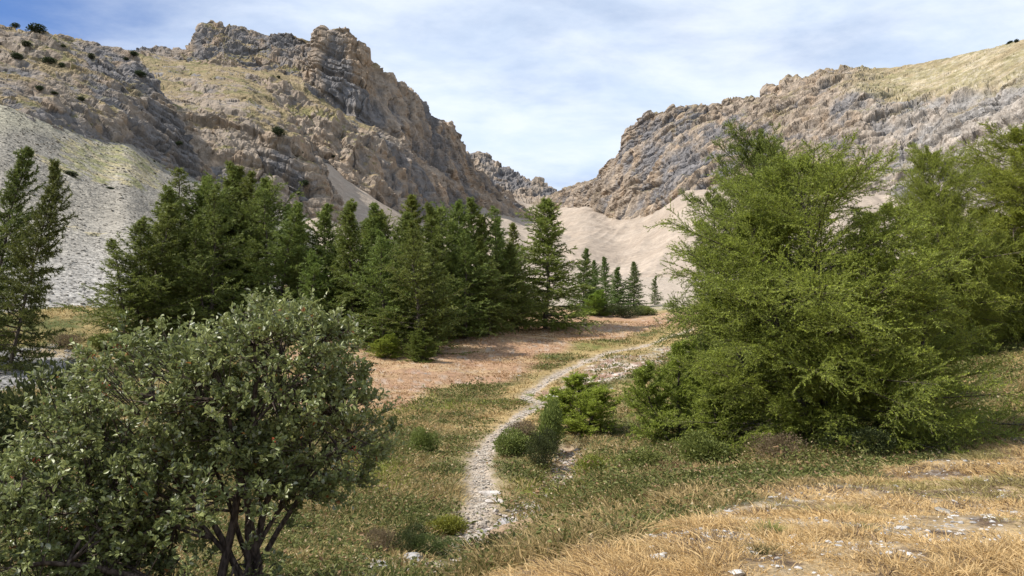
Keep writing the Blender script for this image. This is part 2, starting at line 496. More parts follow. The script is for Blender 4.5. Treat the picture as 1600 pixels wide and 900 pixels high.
ground = tag(build_ground(), 'meadow valley floor of dry and green grass', kind='structure')

# ------------------------------------------------------------------ mountains: lofts between ridge, ledge and foot lines
LAYERS = []


def curve_eval(c, xs):
    c = np.array(c, float); return np.interp(xs, c[:, 0], c[:, 1]), np.interp(xs, c[:, 0], c[:, 2])


def loft(curves, x0, x1, step, rows, roughen=None):
    """curves from foot to crest (photo x, y, depth); rows = rows between each pair"""
    xs = np.arange(x0, x1 + .1, step); L = []
    for c in curves:
        y, d = curve_eval(c, xs); L.append(P(xs, y, d))
    G = []
    for i in range(len(L) - 1):
        t = np.linspace(0, 1, rows[i], endpoint=(i == len(L) - 2))[:, None, None]
        G.append(L[i][None] * (1 - t) + L[i + 1][None] * t)
    return np.concatenate(G, 0), xs


def smooth_cols(G, n):
    k = np.hanning(2 * n + 3)[1:-1]; k /= k.sum(); Gp = np.concatenate([G[:, :1].repeat(n, 1), G, G[:, -1:].repeat(n, 1)], 1)
    return sum(k[i] * Gp[:, i:i + G.shape[1]] for i in range(2 * n + 1))


def under(G, dz=25):
    """a skirt that carries the foot of a slope on below the ground"""
    f = G[:1] - C3(0, 3, dz); return np.concatenate([f, G], 0)


def blur_rows(G, n):
    for _ in range(n):
        G[1:-1] = (G[:-2] + 2 * G[1:-1] + G[2:]) / 4
    return G


def worley(p, seed=0):
    """F1, F2-F1 and a random number per cell"""
    shp = p.shape[:-1]; p = p.reshape(-1, 3).astype(np.float32); i0 = np.floor(p).astype(np.int64)
    f1 = np.full(len(p), 9., np.float32); f2 = f1.copy(); rid = np.zeros(len(p), np.float32); til = rid.copy()
    for a in (-1, 0, 1):
        for b in (-1, 0, 1):
            for c in (-1, 0, 1):
                i, j, k = i0[:, 0] + a, i0[:, 1] + b, i0[:, 2] + c
                h = _h(i, j, k, seed)
                ox, oy, oz = i + h - p[:, 0], j + (h * 37.7) % 1 - p[:, 1], k + (h * 113.3) % 1 - p[:, 2]
                v = ox * ox + oy * oy + oz * oz
                m = v < f1
                f2 = np.where(m, f1, np.minimum(f2, v)); rid = np.where(m, (h * 7.13) % 1, rid)
                til = np.where(m, ox * ((h * 51.7) % 1 - .5) + oy * ((h * 17.9) % 1 - .5) + oz * ((h * 91.1) % 1 - .75), til); f1 = np.where(m, v, f1)
    f1 = np.sqrt(f1); return til.reshape(shp), (np.sqrt(f2) - f1.reshape(-1)).reshape(shp), rid.reshape(shp)


def slope_of(G):
    N = grid_normals(G); return np.abs(N[..., 2])


def rock_relief(G, sz, amp, strata=(0, 0, 1), sh=9, samp=.3, seed=0, vert=3.0, amask=1.0, flute=0.0, blk=1.0):
    """push the smooth loft in and out along its own normal: buttresses, gullies, fractured blocks, beds"""
    N = grid_normals(G); N = np.where((N[..., 1:2] > 0) & (np.abs(N[..., 1:2]) > .2), -N, N)
    wv = (np.stack([fbm(G, sz * .5, 3, seed + 90 + i) for i in range(3)], -1) - .5)
    sc_ = C3(1, 1, 1 / vert)
    a = fbm((G + wv * sz * .25) * sc_, sz * 1.3, 4, seed + 1, .5, True) - .62
    F1, E1, R1 = worley((G + wv * sz * .35) * sc_ / (sz * .42), seed + 3)
    F2, E2, R2 = worley((G + wv * sz * .12) * C3(1, 1, 1.3 / vert) / (sz * .15), seed + 4)
    big = F1 * 1.5 + (R1 - .5) * .5 - .25 * (1 - sstep(E1, 0, .12))
    sml = F2 * 1.3 + (R2 - .5) * .4 - .2 * (1 - sstep(E2, 0, .15))
    t = (G @ nrm(np.array(strata, float))) / sh + fbm(G, sz * 1.5, 2, seed + 9) * 1.4 + .15 * R2
    fr = t - np.floor(t); led = sstep(fr, 0, .18) * (1 - sstep(fr, .8, 1)) - .6
    t2 = t * 3.3 + .3 * R1; fr2 = t2 - np.floor(t2); led2 = sstep(fr2, 0, .25) * (1 - sstep(fr2, .75, 1)) - .6
    fl = fbm((G + wv * sz * .12) * C3(1, 1, .13), sz * .34, 4, seed + 41, .55, True) ** 1.5 - .5
    am = amask if np.ndim(amask) == 0 else amask[..., None]
    c = fbm(G * C3(1, 1, .8), sz * .07, 3, seed + 21, .6, True) - .6
    D = sz * amp * (a * .85 + .36 * big * blk + .13 * sml * blk + flute * fl) + samp * sh * (led + .35 * led2) * fbm(G, sz, 2, seed + 31) * 1.6 + c * sz * .022
    rec = flute * fl * 1.2 + a * 1.0 + big * .5 + sml * .3
    return G + N * D[..., None] * am, rec, R2, led


def rock_cols(G, a, b, tan, grey, seed, sz, warm=.5):
    n1 = fbm(G * C3(1, 1, .45), sz * 1.4, 3, seed + 61); n2 = fbm(G * C3(1, 1, .22), sz * .25, 3, seed + 67, .5)
    m = sstep(n1 * .6 + n2 * .4 + a * .42, warm - .13, warm + .10)
    c = lerp(grey, tan, m)
    c = lerp(c, tan * C3(1.08, .93, .76), .45 * sstep(n2, .56, .72) * m)          # rusty stains
    c = c * (.90 + .20 * b)[..., None]
    return c


def gentle(G, lo=.66, hi=.86, k=.22):
    return 1 - (1 - k) * sstep(slope_of(G), lo, hi)


def finish_layer(name, G, mat, col, label, smooth=False):
    V = G.reshape(-1, 3); nr, nc = G.shape[:2]
    LAYERS.append(V)
    o = mk(name, V, grid_faces(nr, nc), mat, col=col.reshape(-1, 3), smooth=smooth)
    return tag(o, label, kind='structure')


TAN = C3(.292, .242, .192); GREY = C3(.155, .147, .145); OCHRE = C3(.255, .20, .115); OLIVE = C3(.175, .157, .075)
PINKS = C3(.315, .262, .21); GRSC = C3(.27, .248, .208)


def slope_of(G):
    N = grid_normals(G); return np.abs(N[..., 2])


def grass_on(G, G0, col, k0, k1, seed, sz, wgt=1.0):
    s = slope_of(blur_rows(G.copy(), 5)); n = fbm(G, sz, 3, seed + 81); n2 = fbm(G, sz * .14, 3, seed + 83)
    m = sstep(s * .5 + slope_of(G0) * .5 + (n - .5) * .55 + (n2 - .5) * .3, k0, k1) * wgt
    g = lerp(OCHRE, OLIVE, sstep(n2 * .35 + fbm(G, sz * .7, 3, seed + 85) * .65, .48, .66)); g = g * (.88 + .24 * n2)[..., None]
    return lerp(col, g, m), m


# far ridge closing the valley
def far_ridge():
    sky_ = [(660, 250, 1500), (728, 244, 1450), (745, 241, 1450), (762, 243, 1450), (775, 252, 1440), (790, 258, 1420), (800, 268, 1410), (815, 275, 1400), (830, 284, 1380), (845, 288, 1360), (858, 292, 1340), (868, 300, 1330), (885, 309, 1300), (950, 330, 1250)]
    mid = [(660, 300, 1380), (760, 298, 1330), (800, 304, 1300), (850, 312, 1270), (950, 335, 1200)]
    foot = [(660, 330, 1180), (760, 318, 1160), (800, 322, 1150), (850, 332, 1100), (950, 350, 1050)]
    G, xs = loft([foot, mid, sky_, [(x, y + 60, d + 350) for x, y, d in sky_]], 660, 950, 1.0, [16, 60, 8])
    G0 = G; G, a, b, l = rock_relief(G, 60, .42, (.2, 0, 1), 26, .2, 5, 4, 1.0, .6, .7)
    col = rock_cols(G, a, b, TAN * .92, GREY, 5, 60, .50)
    finish_layer('far_ridge', G, M_cliff_far, col, 'distant serrated cliff ridge closing the valley')


def big_cliff():
    sky_ = [(x, y, d - 45) for x, y, d in [(255, 88, 660), (285, 96, 650), (295, 96, 645), (300, 84, 640), (308, 68, 640), (314, 52, 640), (320, 40, 640), (330, 36, 640), (345, 38, 640), (352, 42, 640), (362, 43, 640), (368, 40, 640), (378, 40, 640), (384, 48, 640), (392, 51, 640), (402, 48, 640), (416, 53, 638), (424, 57, 635), (432, 52, 630), (446, 49, 628), (458, 55, 622), (475, 59, 615), (484, 61, 610), (490, 53, 600), (497, 44, 590), (508, 42, 586), (516, 45, 585), (528, 42, 585), (544, 43, 585), (551, 51, 587), (558, 61, 588), (572, 66, 590), (578, 74, 592), (580, 97, 596), (590, 108, 600), (602, 116, 610), (616, 124, 620), (628, 130, 630), (632, 139, 636), (646, 149, 645), (656, 156, 655), (664, 168, 665), (674, 178, 675), (690, 187, 690), (697, 196, 700), (702, 192, 705), (709, 197, 710), (712, 211, 715), (722, 219, 725), (726, 241, 735), (742, 262, 760), (775, 292, 800), (830, 335, 850), (900, 380, 880)]]
    ledge = [(255, 102, 520), (300, 101, 520), (380, 107, 520), (430, 112, 520), (470, 124, 520), (500, 152, 515), (540, 178, 510), (580, 198, 515), (620, 224, 530), (660, 258, 560), (700, 280, 600), (750, 304, 660), (830, 345, 740), (900, 390, 780)]
    ledge2 = [(255, 104, 490), (300, 104, 480), (380, 112, 470), (430, 124, 462), (470, 148, 455), (500, 168, 452), (540, 190, 455), (580, 212, 465), (620, 238, 485), (660, 270, 520), (700, 292, 560), (750, 314, 620), (830, 355, 700), (900, 400, 740)]
    foot = [(255, 180, 420), (300, 170, 420), (380, 180, 415), (430, 215, 410), (470, 252, 400), (510, 278, 395), (560, 308, 400), (620, 338, 415), (660, 352, 440), (700, 348, 500), (740, 338, 580), (760, 335, 620), (830, 375, 680), (900, 420, 720)]
    low = [(x, y + 50, d - 20) for x, y, d in foot]
    back = [(x, y + 90, d + 260) for x, y, d in sky_]
    G, xs = loft([low, foot, ledge2, ledge, sky_, back], 255, 880, 1.05, [10, 105, 22, 130, 8])
    G = blur_rows(G, 3)
    G0 = G.copy(); pxs = np.broadcast_to(xs, G.shape[:2])
    G, a, b, l = rock_relief(G, 46, .33, (.34, .05, 1), 22, .13, 12, 4.6, gentle(G), .62, .60)
    tan = lerp(TAN, TAN * C3(.98, .93, .88), fbm(G, 90, 2, 8))
    col = rock_cols(G, a, b, tan, GREY, 12, 42, .51)
    ter = sstep(pxs, 255, 300) * (1 - sstep(pxs, 560, 640))
    col, m = grass_on(G, G0, col, .64, .72, 12, 22, ter)
    finish_layer('great_cliff', G, M_cliff, col, 'tall brown limestone peak with jagged cliff running down to the valley')


def buttress():
    back = [(180, 140, 520), (300, 140, 560), (430, 230, 520), (500, 340, 430), (560, 520, 400), (700, 600, 380)]
    crest2 = [(180, 84, 455), (205, 82, 455), (225, 84, 450), (262, 92, 450), (300, 100, 452), (340, 106, 445), (380, 118, 430), (415, 140, 405), (440, 165, 380), (465, 205, 350), (488, 248, 325), (505, 282, 310), (520, 318, 302), (535, 365, 300), (560, 430, 300), (700, 520, 300)]
    mid = [(180, 150, 330), (262, 150, 330), (300, 145, 345), (340, 136, 355), (380, 146, 345), (420, 175, 330), (450, 205, 315), (475, 242, 305), (498, 285, 298), (515, 322, 294), (532, 372, 292), (560, 440, 290), (700, 530, 290)]
    crest1 = [(180, 205, 262), (235, 192, 272), (262, 178, 280), (300, 176, 288), (345, 180, 292), (390, 196, 290), (430, 222, 284), (462, 252, 280), (488, 285, 278), (505, 312, 278), (520, 345, 279), (540, 400, 280), (620, 490, 280), (700, 540, 280)]
    foot = [(180, 240, 222), (240, 268, 232), (300, 300, 240), (400, 330, 255), (460, 348, 262), (500, 368, 268), (530, 410, 272), (560, 450, 275), (700, 550, 275)]
    low = [(x, y + 60, d - 8) for x, y, d in foot]
    G, xs = loft([low, foot, crest1, mid, crest2, back], 180, 640, 1.05, [10, 110, 60, 80, 8])
    G = smooth_cols(blur_rows(G, 4), 5); G0 = G.copy(); pxs = np.broadcast_to(xs, G.shape[:2])
    G, a, b, l = rock_relief(G, 30, .36, (.38, 0, 1), 13, .30, 33, 2.2, gentle(G, .74, .88, .34), .35, .45)
    col = rock_cols(G, a, b, TAN * .93, GREY * 1.02, 33, 24, .50)
    col, m = grass_on(G, G0, col, .72, .82, 33, 16, 1.0)
    finish_layer('rock_buttress', G, M_hill, col, 'rounded grey rock buttress with dry grass terraces')


def left_hill():
    ridge = [(-500, -120, 330), (-200, -20, 300), (0, 43, 275), (20, 46, 274), (40, 50, 273), (60, 51, 274), (80, 53, 277), (100, 57, 280), (130, 64, 284), (150, 69, 286), (165, 72, 288), (175, 75, 288), (195, 82, 288), (210, 88, 286), (222, 102, 282), (236, 118, 278), (250, 138, 273), (262, 158, 268), (275, 185, 260), (300, 235, 254), (340, 300, 250), (380, 350, 250)]
    mid = [(-500, 40, 230), (0, 112, 215), (60, 120, 222), (120, 130, 232), (180, 138, 245), (215, 145, 255), (236, 160, 256), (262, 196, 250), (300, 262, 245), (380, 370, 245)]
    lc = [(-500, 90, 200), (0, 150, 186), (60, 162, 196), (120, 172, 208), (180, 186, 222), (215, 200, 232), (240, 222, 236), (262, 240, 238), (300, 285, 240), (380, 380, 242)]
    foot = [(-500, 120, 184), (0, 178, 166), (60, 200, 176), (100, 216, 186), (180, 236, 206), (240, 262, 224), (300, 300, 236), (380, 390, 240)]
    low = [(x, y + 50, d - 6) for x, y, d in foot]
    G, xs = loft([low, foot, lc, mid, ridge, [(x, y + 110, d + 160) for x, y, d in ridge]], -260, 380, 1.05, [12, 44, 50, 80, 8])
    G = smooth_cols(blur_rows(G, 4), 5); G0 = G.copy(); pxs = np.broadcast_to(xs, G.shape[:2])
    G, a, b, l = rock_relief(G, 24, .32, (.40, .1, 1), 8, .34, 51, 1.8, gentle(G, .72, .88, .55), .4, .42)
    col = rock_cols(G, a, b, TAN * .86, GREY * 1.0, 51, 18, .50)
    col, m = grass_on(G, G0, col, .755, .86, 51, 14, 1 - .75 * sstep(pxs, 190, 235))
    finish_layer('left_hillside', G, M_hill, col, 'dry grassy hillside with rock bands at left')


def crags():
    sky_ = [(195, 90, 700), (212, 76, 700), (222, 72, 700), (235, 79, 700), (245, 74, 700), (258, 73, 700), (268, 82, 700), (278, 78, 700), (288, 82, 700), (300, 82, 700), (330, 90, 700)]
    G, xs = loft([[(x, 120, 640) for x, y, d in sky_], [(x, 96, 660) for x, y, d in sky_], sky_, [(x, y + 60, d + 120) for x, y, d in sky_]], 195, 330, 1.0, [10, 30, 6])
    G, a, b, l = rock_relief(G, 30, .3, (.2, 0, 1), 12, .2, 71, 3)
    finish_layer('rocky_crest', G, M_cliff, rock_cols(G, a, b, TAN * .85, GREY * .95, 71, 30, .52), 'low broken rock crest left of the peak')


def left_scree():
    top = [(-500, 110, 190), (0, 166, 168), (60, 188, 178), (100, 203, 188), (150, 222, 200), (178, 224, 212), (190, 214, 224), (205, 214, 230), (220, 230, 230), (240, 250, 230), (300, 278, 242), (400, 312, 258), (470, 338, 266), (540, 372, 275)]
    bot = [(-500, 570, 42), (0, 512, 60), (120, 500, 64), (200, 490, 68), (300, 482, 72), (400, 478, 78), (540, 480, 92)]
    mid = [(x, np.interp(x, [c[0] for c in top], [c[1] for c in top]) * .42 + np.interp(x, [c[0] for c in bot], [c[1] for c in bot]) * .58, 0) for x in range(-500, 541, 40)]
    G, xs = loft([bot, top], -260, 540, 1.4, [330]); G = smooth_cols(G, 16)
    t = np.linspace(0, 1, G.shape[0])[:, None]
    G[..., 2] -= 5.5 * np.sin(np.pi * t) * .8
    G[..., 2] += (fbm(G, 30, 3, 3) - .5) * 4 + (fbm(G, 1.6, 3, 4) - .5) * .55
    n = fbm(G, 14, 4, 6); n2 = fbm(G, 2.2, 3, 7); pxs, pys, _ = proj(G)
    col = lerp(GRSC * .92, GRSC * 1.1, sstep(n, .35, .65)); col = lerp(col, C3(.36, .35, .335), .5 * sstep(pys, 330, 460))
    reg = np.exp(-(((pxs - 150) / 95) ** 2 + ((pys - 245 - (pxs - 150) * .18) / 42) ** 2)) + .8 * np.exp(-(((pxs - 235) / 32) ** 2 + ((pys - 262) / 30) ** 2))
    g = sstep(reg * .45 + (n - .5) * .9 + (n2 - .5) * .7, .28, .44)
    gc = lerp(C3(.24, .235, .10), C3(.38, .32, .18), sstep(fbm(G, 5, 3, 9), .4, .6))
    col = lerp(col, gc, g * (.35 + .5 * sstep(n2, .4, .6)))
    up = sstep(225 + (n - .5) * 60 - pys, 0, 30) * (pxs < 130); col = lerp(col, C3(.37, .345, .25), .6 * up)
    global SCG; SCG = G.copy()
    finish_layer('scree_slope', under(G), M_scree, np.concatenate([col[:1], col]), 'pale grey scree slope below the left cliffs', True)


def tongue_scree():
    top = [(400, 300, 330), (500, 262, 385), (515, 262, 398), (540, 283, 402), (580, 305, 406), (625, 330, 416), (660, 345, 440), (720, 340, 540), (760, 318, 640), (775, 300, 1050), (790, 305, 1120), (820, 318, 1100), (850, 322, 1050), (900, 333, 950), (1000, 352, 800)]
    bot = [(400, 480, 120), (500, 480, 120), (600, 480, 120), (700, 480, 125), (800, 480, 130), (900, 480, 135), (1000, 490, 140)]
    G, xs = loft([bot, top], 400, 985, 1.4, [150]); G = smooth_cols(G, 5)
    t = np.linspace(0, 1, G.shape[0])[:, None]; G[..., 2] -= 9 * np.sin(np.pi * t)
    G[..., 2] += (fbm(G, 60, 3, 3) - .5) * 12 + (fbm(G * C3(1, .25, 1), 10, 3, 4) - .5) * 2.4
    n = fbm(G * C3(1, .3, .3), 12, 4, 6); col = lerp(PINKS * .92, PINKS * 1.06, sstep(n, .35, .65))
    finish_layer('upper_scree', under(G), M_scree_far, np.concatenate([col[:1], col]), 'pinkish scree tongues under the great cliff', True)


def right_scree():
    top = [(760, 440, 300), (820, 365, 700), (868, 330, 960), (890, 326, 900), (915, 322, 840), (942, 334, 780), (965, 341, 735), (990, 338, 695), (1030, 321, 640), (1060, 302, 595), (1092, 296, 540), (1300, 300, 450), (1600, 335, 330), (2100, 380, 240)]
    bot = [(820, 480, 150), (870, 480, 145), (900, 485, 140), (1000, 490, 128), (1100, 500, 120), (1400, 500, 110), (1700, 540, 85), (2100, 580, 60)]
    G, xs = loft([bot, top], 760, 1900, 1.5, [190]); G = smooth_cols(G, 13)
    t = np.linspace(0, 1, G.shape[0])[:, None]; G[..., 2] -= 10 * np.sin(np.pi * t) * (1 - t * .3)
    G[..., 2] += (fbm(G, 60, 3, 13) - .5) * 9
    ax = G[..., 0] + G[..., 1] * .0
    q = np.stack([G[..., 0] - .25 * G[..., 1], G[..., 1] * .12, G[..., 2] * .1], -1)
    G[..., 2] += (fbm(q, 14, 3, 14, .5, True) - .5) * 3.2 + (fbm(G, 2, 2, 18) - .5) * .3
    n = fbm(q, 9, 4, 6); n2 = fbm(G, 40, 3, 23)
    col = lerp(PINKS * .95, PINKS * 1.10, sstep(n, .35, .65)); col = lerp(col, PINKS * C3(.90, .88, .86), .6 * sstep(n2, .5, .65))
    finish_layer('scree_fan', under(G), M_scree_far, np.concatenate([col[:1], col]), 'smooth pinkish scree fan below the right cliffs', True)


def right_mountain():
    sky_ = [(830, 320, 1200), (862, 308, 1150), (872, 303, 1100), (885, 297, 1040), (900, 293, 1000), (925, 288, 950), (936, 282, 920), (940, 268, 905), (952, 256, 870), (970, 247, 840), (974, 232, 830), (977, 214, 822), (980, 201, 815), (995, 195, 805), (1005, 188, 800), (1009, 177, 798), (1016, 180, 793), (1040, 176, 780), (1064, 172, 765), (1072, 177, 760), (1085, 169, 755), (1108, 173, 745), (1116, 167, 742), (1124, 173, 740), (1140, 165, 730), (1166, 156, 720), (1180, 157, 714), (1195, 154, 708), (1199, 140, 700), (1207, 136, 698), (1216, 139, 694), (1228, 130, 686), (1245, 122, 678), (1266, 117, 668), (1280, 110, 660), (1300, 109, 652), (1330, 111, 640), (1350, 112, 630), (1380, 109, 618), (1400, 105, 610), (1420, 101, 600), (1450, 95, 590), (1500, 84, 560), (1550, 73, 530), (1600, 61, 500), (1750, 20, 430), (2100, -70, 330)]
    brk = [(830, 322, 1150), (900, 300, 950), (940, 284, 870), (980, 235, 785), (1040, 205, 735), (1100, 200, 690), (1180, 185, 650), (1240, 160, 615), (1300, 150, 575), (1340, 155, 545), (1400, 160, 520), (1450, 165, 490), (1500, 160, 460), (1560, 150, 430), (1600, 140, 410), (1750, 110, 345), (2100, 60, 260)]
    foot = [(830, 332, 1050), (870, 334, 980), (900, 332, 900), (925, 318, 850), (945, 350, 710), (985, 345, 655), (1030, 330, 610), (1060, 308, 585), (1100, 302, 550), (1200, 300, 490), (1400, 300, 420), (1600, 330, 330), (2100, 380, 235)]
    m1 = [(x, .45 * np.interp(x, [c[0] for c in brk], [c[1] for c in brk]) + .55 * y, .48 * np.interp(x, [c[0] for c in brk], [c[2] for c in brk]) + .52 * d - 6) for x, y, d in foot]
    low = [(x, y + 50, d - 20) for x, y, d in foot]
    G, xs = loft([low, foot, m1, brk, sky_, [(x, y + 60, d + 300) for x, y, d in sky_]], 830, 1900, 1.2, [10, 60, 60, 60, 8])
    G = blur_rows(G, 2); G0 = G.copy(); pxs = np.broadcast_to(xs, G.shape[:2])
    G, a, b, l = rock_relief(G, 40, .36, (-.40, .1, 1), 16, .38, 87, 3.0, 1 - .82 * sstep(pxs, 1300, 1420) * sstep(np.arange(G.shape[0])[:, None] / G.shape[0], .68, .78), .45, .62)
    rowf = np.broadcast_to(np.arange(G.shape[0])[:, None] / G.shape[0], G.shape[:2])
    tan = TAN * C3(1.0, .98, .95)
    col = rock_cols(G, a, b, tan, GREY * 1.15, 87, 36, .47)
    whitish = .55 * sstep(pxs, 1250, 1500) * (1 - sstep(rowf, .66, .72)); col = lerp(col, C3(.37, .345, .31) * (.75 + .5 * fbm(G, 5, 3, 4))[..., None], whitish)
    gw = sstep(pxs + (fbm(G, 30, 3, 4) - .5) * 120, 1290, 1380) * sstep(rowf + (fbm(G, 20, 3, 6) - .5) * .14, .66, .73)
    n = fbm(G, 12, 4, 99); n2 = fbm(G * C3(1, 1, 3), 3, 3, 98)
    gc = lerp(C3(.36, .30, .19), C3(.27, .235, .13), sstep(n, .4, .6)); gc = lerp(gc, C3(.43, .38, .30), .6 * sstep(n2, .52, .66))
    col = lerp(col, gc, gw * .92)
    col, m = grass_on(G, G0, col, .76, .84, 87, 22, .6)
    finish_layer('right_mountain', G, M_cliff, col, 'broad banded limestone mountain with grassy upper slope at right')


far_ridge(); big_cliff(); crags(); buttress(); left_hill(); left_scree(); tongue_scree(); right_scree(); right_mountain()
ALLV = np.concatenate(LAYERS); APX, APY, AD = proj(ALLV)


def on_mountain(px, py):
    m = (np.abs(APX - px) < 2.5) & (np.abs(APY - py) < 2.5) & (AD > 30)
    if not m.any(): m = (np.hypot(APX - px, APY - py) < 9) & (AD > 30)
    i = np.flatnonzero(m); k = i[np.argmin(AD[i])]; return ALLV[k], AD[k]


# ------------------------------------------------------------------ plants: stems carried as quadratic curves
UP = C3(0, 0, 1)


class Stems:
    def __init__(s, p, d, L, c, t=None): s.p, s.d, s.L, s.c, s.t = p, nrm(d), L, c, t
    def at(s, i, t): return s.p[i] + s.d[i] * (s.L[i] * t)[:, None] + s.c[i] * (s.L[i] * t * t)[:, None]
    def tan(s, i, t): return nrm(s.d[i] + 2 * s.c[i] * t[:, None])
    def wood(s, r0, r1=.3, n=5, sides=4):
        t = np.linspace(0, 1, n); Pn = s.p[:, None] + s.d[:, None] * (s.L[:, None] * t)[..., None] + s.c[:, None] * (s.L[:, None] * t ** 2)[..., None]
        return tubes(Pn, (np.asarray(r0) * np.ones(len(s.L)))[:, None] * (1 - (1 - r1) * t)[None], sides)


def sprout(S, n, t0, t1, ang, Lk, r, flat=.7, up=0.0, sag=0.0, taper=.6):
    B = len(S.L); i = np.repeat(np.arange(B), n)
    t = np.tile((np.arange(n) + .5) / n, B) + r.uniform(-.5, .5, B * n) / n; t = t0 + (t1 - t0) * np.clip(t, 0, 1)
    p = S.at(i, t); T = S.tan(i, t); side = nrm(np.cross(T, UP) + 1e-5); nn = np.cross(side, T)
    sg = np.tile(np.where(np.arange(n) % 2, 1, -1), B); ph = (1 - flat) * r.uniform(-np.pi / 2, np.pi / 2, B * n)
    sv = side * (sg * np.cos(ph))[:, None] + nn * np.sin(ph)[:, None]
    a = ang * r.uniform(.7, 1.3, B * n)
    d = T * np.cos(a)[:, None] + sv * np.sin(a)[:, None] + UP * up
    L = S.L[i] * Lk * (1 - taper * t) * r.uniform(.6, 1.25, B * n)
    return Stems(p, d, L, np.tile(UP * sag, (B * n, 1)) + r.normal(0, .05, (B * n, 3)))


def needles(S, per_m, ln, wd, r, ca, cb, ang=.9, nmin=3, t0=0.0):
    n = np.maximum((S.L * per_m).astype(int), nmin); i = np.repeat(np.arange(len(n)), n); N = len(i)
    t = r.uniform(t0, 1, N); p = S.at(i, t); T = S.tan(i, t); rv = nrm(np.cross(T, r.normal(size=(N, 3))))
    a = ang * r.uniform(.5, 1.2, N); d = T * np.cos(a)[:, None] + rv * np.sin(a)[:, None]
    l = ln * r.uniform(.7, 1.25, N); sd = nrm(np.cross(d, r.normal(size=(N, 3)))) * (wd * r.uniform(.7, 1.2, N))[:, None] / 2
    V = np.stack([p - sd, p + sd, p + d * l[:, None]], 1).reshape(-1, 3)
    k = (r.uniform(0, 1, len(n)) * .7)[i] + .3 * r.uniform(0, 1, N)
    c = ca * (1 - k)[:, None] + cb * k[:, None]
    return V, np.arange(3 * N).reshape(-1, 3), np.repeat(c, 3, 0)


def larch_mesh(H, Rw, seed, nb, n2, clump, f0=.08, prof=lambda f: (1 - f) ** .72, e0=-.12, e1=.75, ca=C3(.085, .115, .030), cb=C3(.205, .25, .070),
               near=False, leaders=None, lean=0.0, trunk_r=.16, curve=.16):
    """larch: tapered trunk, spreading limbs, twigs, and needle tufts; returns wood and needle meshes"""
    r = np.random.default_rng(seed); leaders = leaders or [(0, 0, 1.0, 1.0)]
    wood, leaf = [], []
    for (ox, oy, hk, bk) in leaders:
        h = H * hk; base = C3(0, 0, -.3); top = C3(ox * Rw, oy * Rw, h)
        t = np.linspace(0, 1, 14)[:, None]
        wob = np.cumsum(r.normal(0, .012 * h, (14, 3)), 0) * C3(1, 1, 0) * t
        # outer leaders bow away from the main stem before rising
        bow = C3(ox * Rw, oy * Rw, 0) * (1 - (1 - t) ** 2.2) * (1 if abs(ox) + abs(oy) > 0 else 0) + C3(lean * h, 0, 0) * t ** 1.5
        TP = base + C3(0, 0, h + .3) * t + bow + wob
        wood.append(tubes(TP[None], (trunk_r * hk * (1 - t[:, 0]) ** .9 + .012)[None], 8))
        n = int(nb * bk); f = f0 + (1 - f0) * ((np.arange(n) + r.uniform(0, 1, n)) / n) ** .95
        az = np.arange(n) * 2.4 + r.normal(0, .45, n)
        q = np.clip(f, 0, .999) * 13; i = q.astype(int); w_ = (q - i)[:, None]; pos = TP[i] * (1 - w_) + TP[i + 1] * w_
        lop = 1 + .35 * np.sin(az + seed) * np.sin(f * 7 + seed) + .18 * np.sin(2 * az + f * 13)
        L = lop * Rw * (bk ** .5) * np.maximum(prof(f), .06) * r.choice([.5, .75, .95, 1.1, 1.25], n, p=[.15, .25, .3, .2, .1])
        el = e0 + (e1 - e0) * f + r.normal(0, .12, n)
        d = np.stack([np.cos(az) * np.cos(el), np.sin(az) * np.cos(el), np.sin(el)], -1)
        B1 = Stems(pos, d, L, np.tile(UP * curve, (n, 1)) * r.uniform(-.3, 1.3, (n, 1)) + r.normal(0, .06, (n, 3)))
        wood.append(B1.wood(np.clip(L * (.008 if near else .012), .006, .05), .2, 6, 4))
        if near and bk == 1:      # dead grey limbs low on the stem
            m_ = 16; ii = r.integers(1, 3, m_); a2 = r.uniform(0, 6.28, m_); D1 = Stems(TP[ii] + UP * r.uniform(0, .3, (m_, 1)), np.stack([np.cos(a2), np.sin(a2), r.uniform(-.3, .3, m_)], -1), r.uniform(.3, .62, m_) * Rw, np.tile(UP * -.15, (m_, 1)) + r.normal(0, .12, (m_, 3)))
            D2 = sprout(D1, 12, .3, 1, .8, .35, r, .3, -.1, -.2); wood += [D1.wood(.014, .3, 6, 4), D2.wood(.004, .5, 4, 3), sprout(D2, 5, .2, 1, .8, .5, r, .2, -.1, -.2).wood(.002, .5, 3, 3)]
        if near:
            B2 = sprout(B1, n2, .22, 1.0, .72, .50, r, .35, .06, -.10, .68)
            B3 = sprout(B2, 9, .10, 1.0, .62, .50, r, .30, .08, -.02, .35)
            B3.L = np.clip(B3.L, .13, .50); B2.L = np.clip(B2.L, .2, 2)
            wood.append(B2.wood(.005, .4, 4, 3)); wood.append(B3.wood(.0025, .5, 2, 3))
            leaf.append(needles(B3, clump, .050, .018, r, ca, cb, .9)); leaf.append(needles(B2, clump, .050, .018, r, ca, cb, .9, t0=.2))
            leaf.append(needles(B1, clump * 1.4, .055, .018, r, ca, cb, .9, t0=.4))
        else:
            B2 = sprout(B1, n2, .10, 1.0, .9, .46, r, .55, -.02, -.12, .6)
            B2.L = np.clip(B2.L, .25, 1.6)
            wood.append(B2.wood(.012, .4, 3, 3))
            leaf.append(needles(B2, clump * 1.4, .23, .066, r, ca, cb, .85)); leaf.append(needles(B1, clump * 1.1, .23, .066, r, ca, cb, .9, t0=.25))
    return join(wood), join(leaf)


def make_larch(label, meshes, name='larch_tree'):
    (wv, wf, _), (lv, lf, lc) = meshes
    root = empty(name, (0, 0, 0), label=label, cat='tree')
    mk('trunk', wv, wf, M_bark, root, smooth=True)
    mk('crown', lv, lf, M_needle, root, col=lc)
    return root


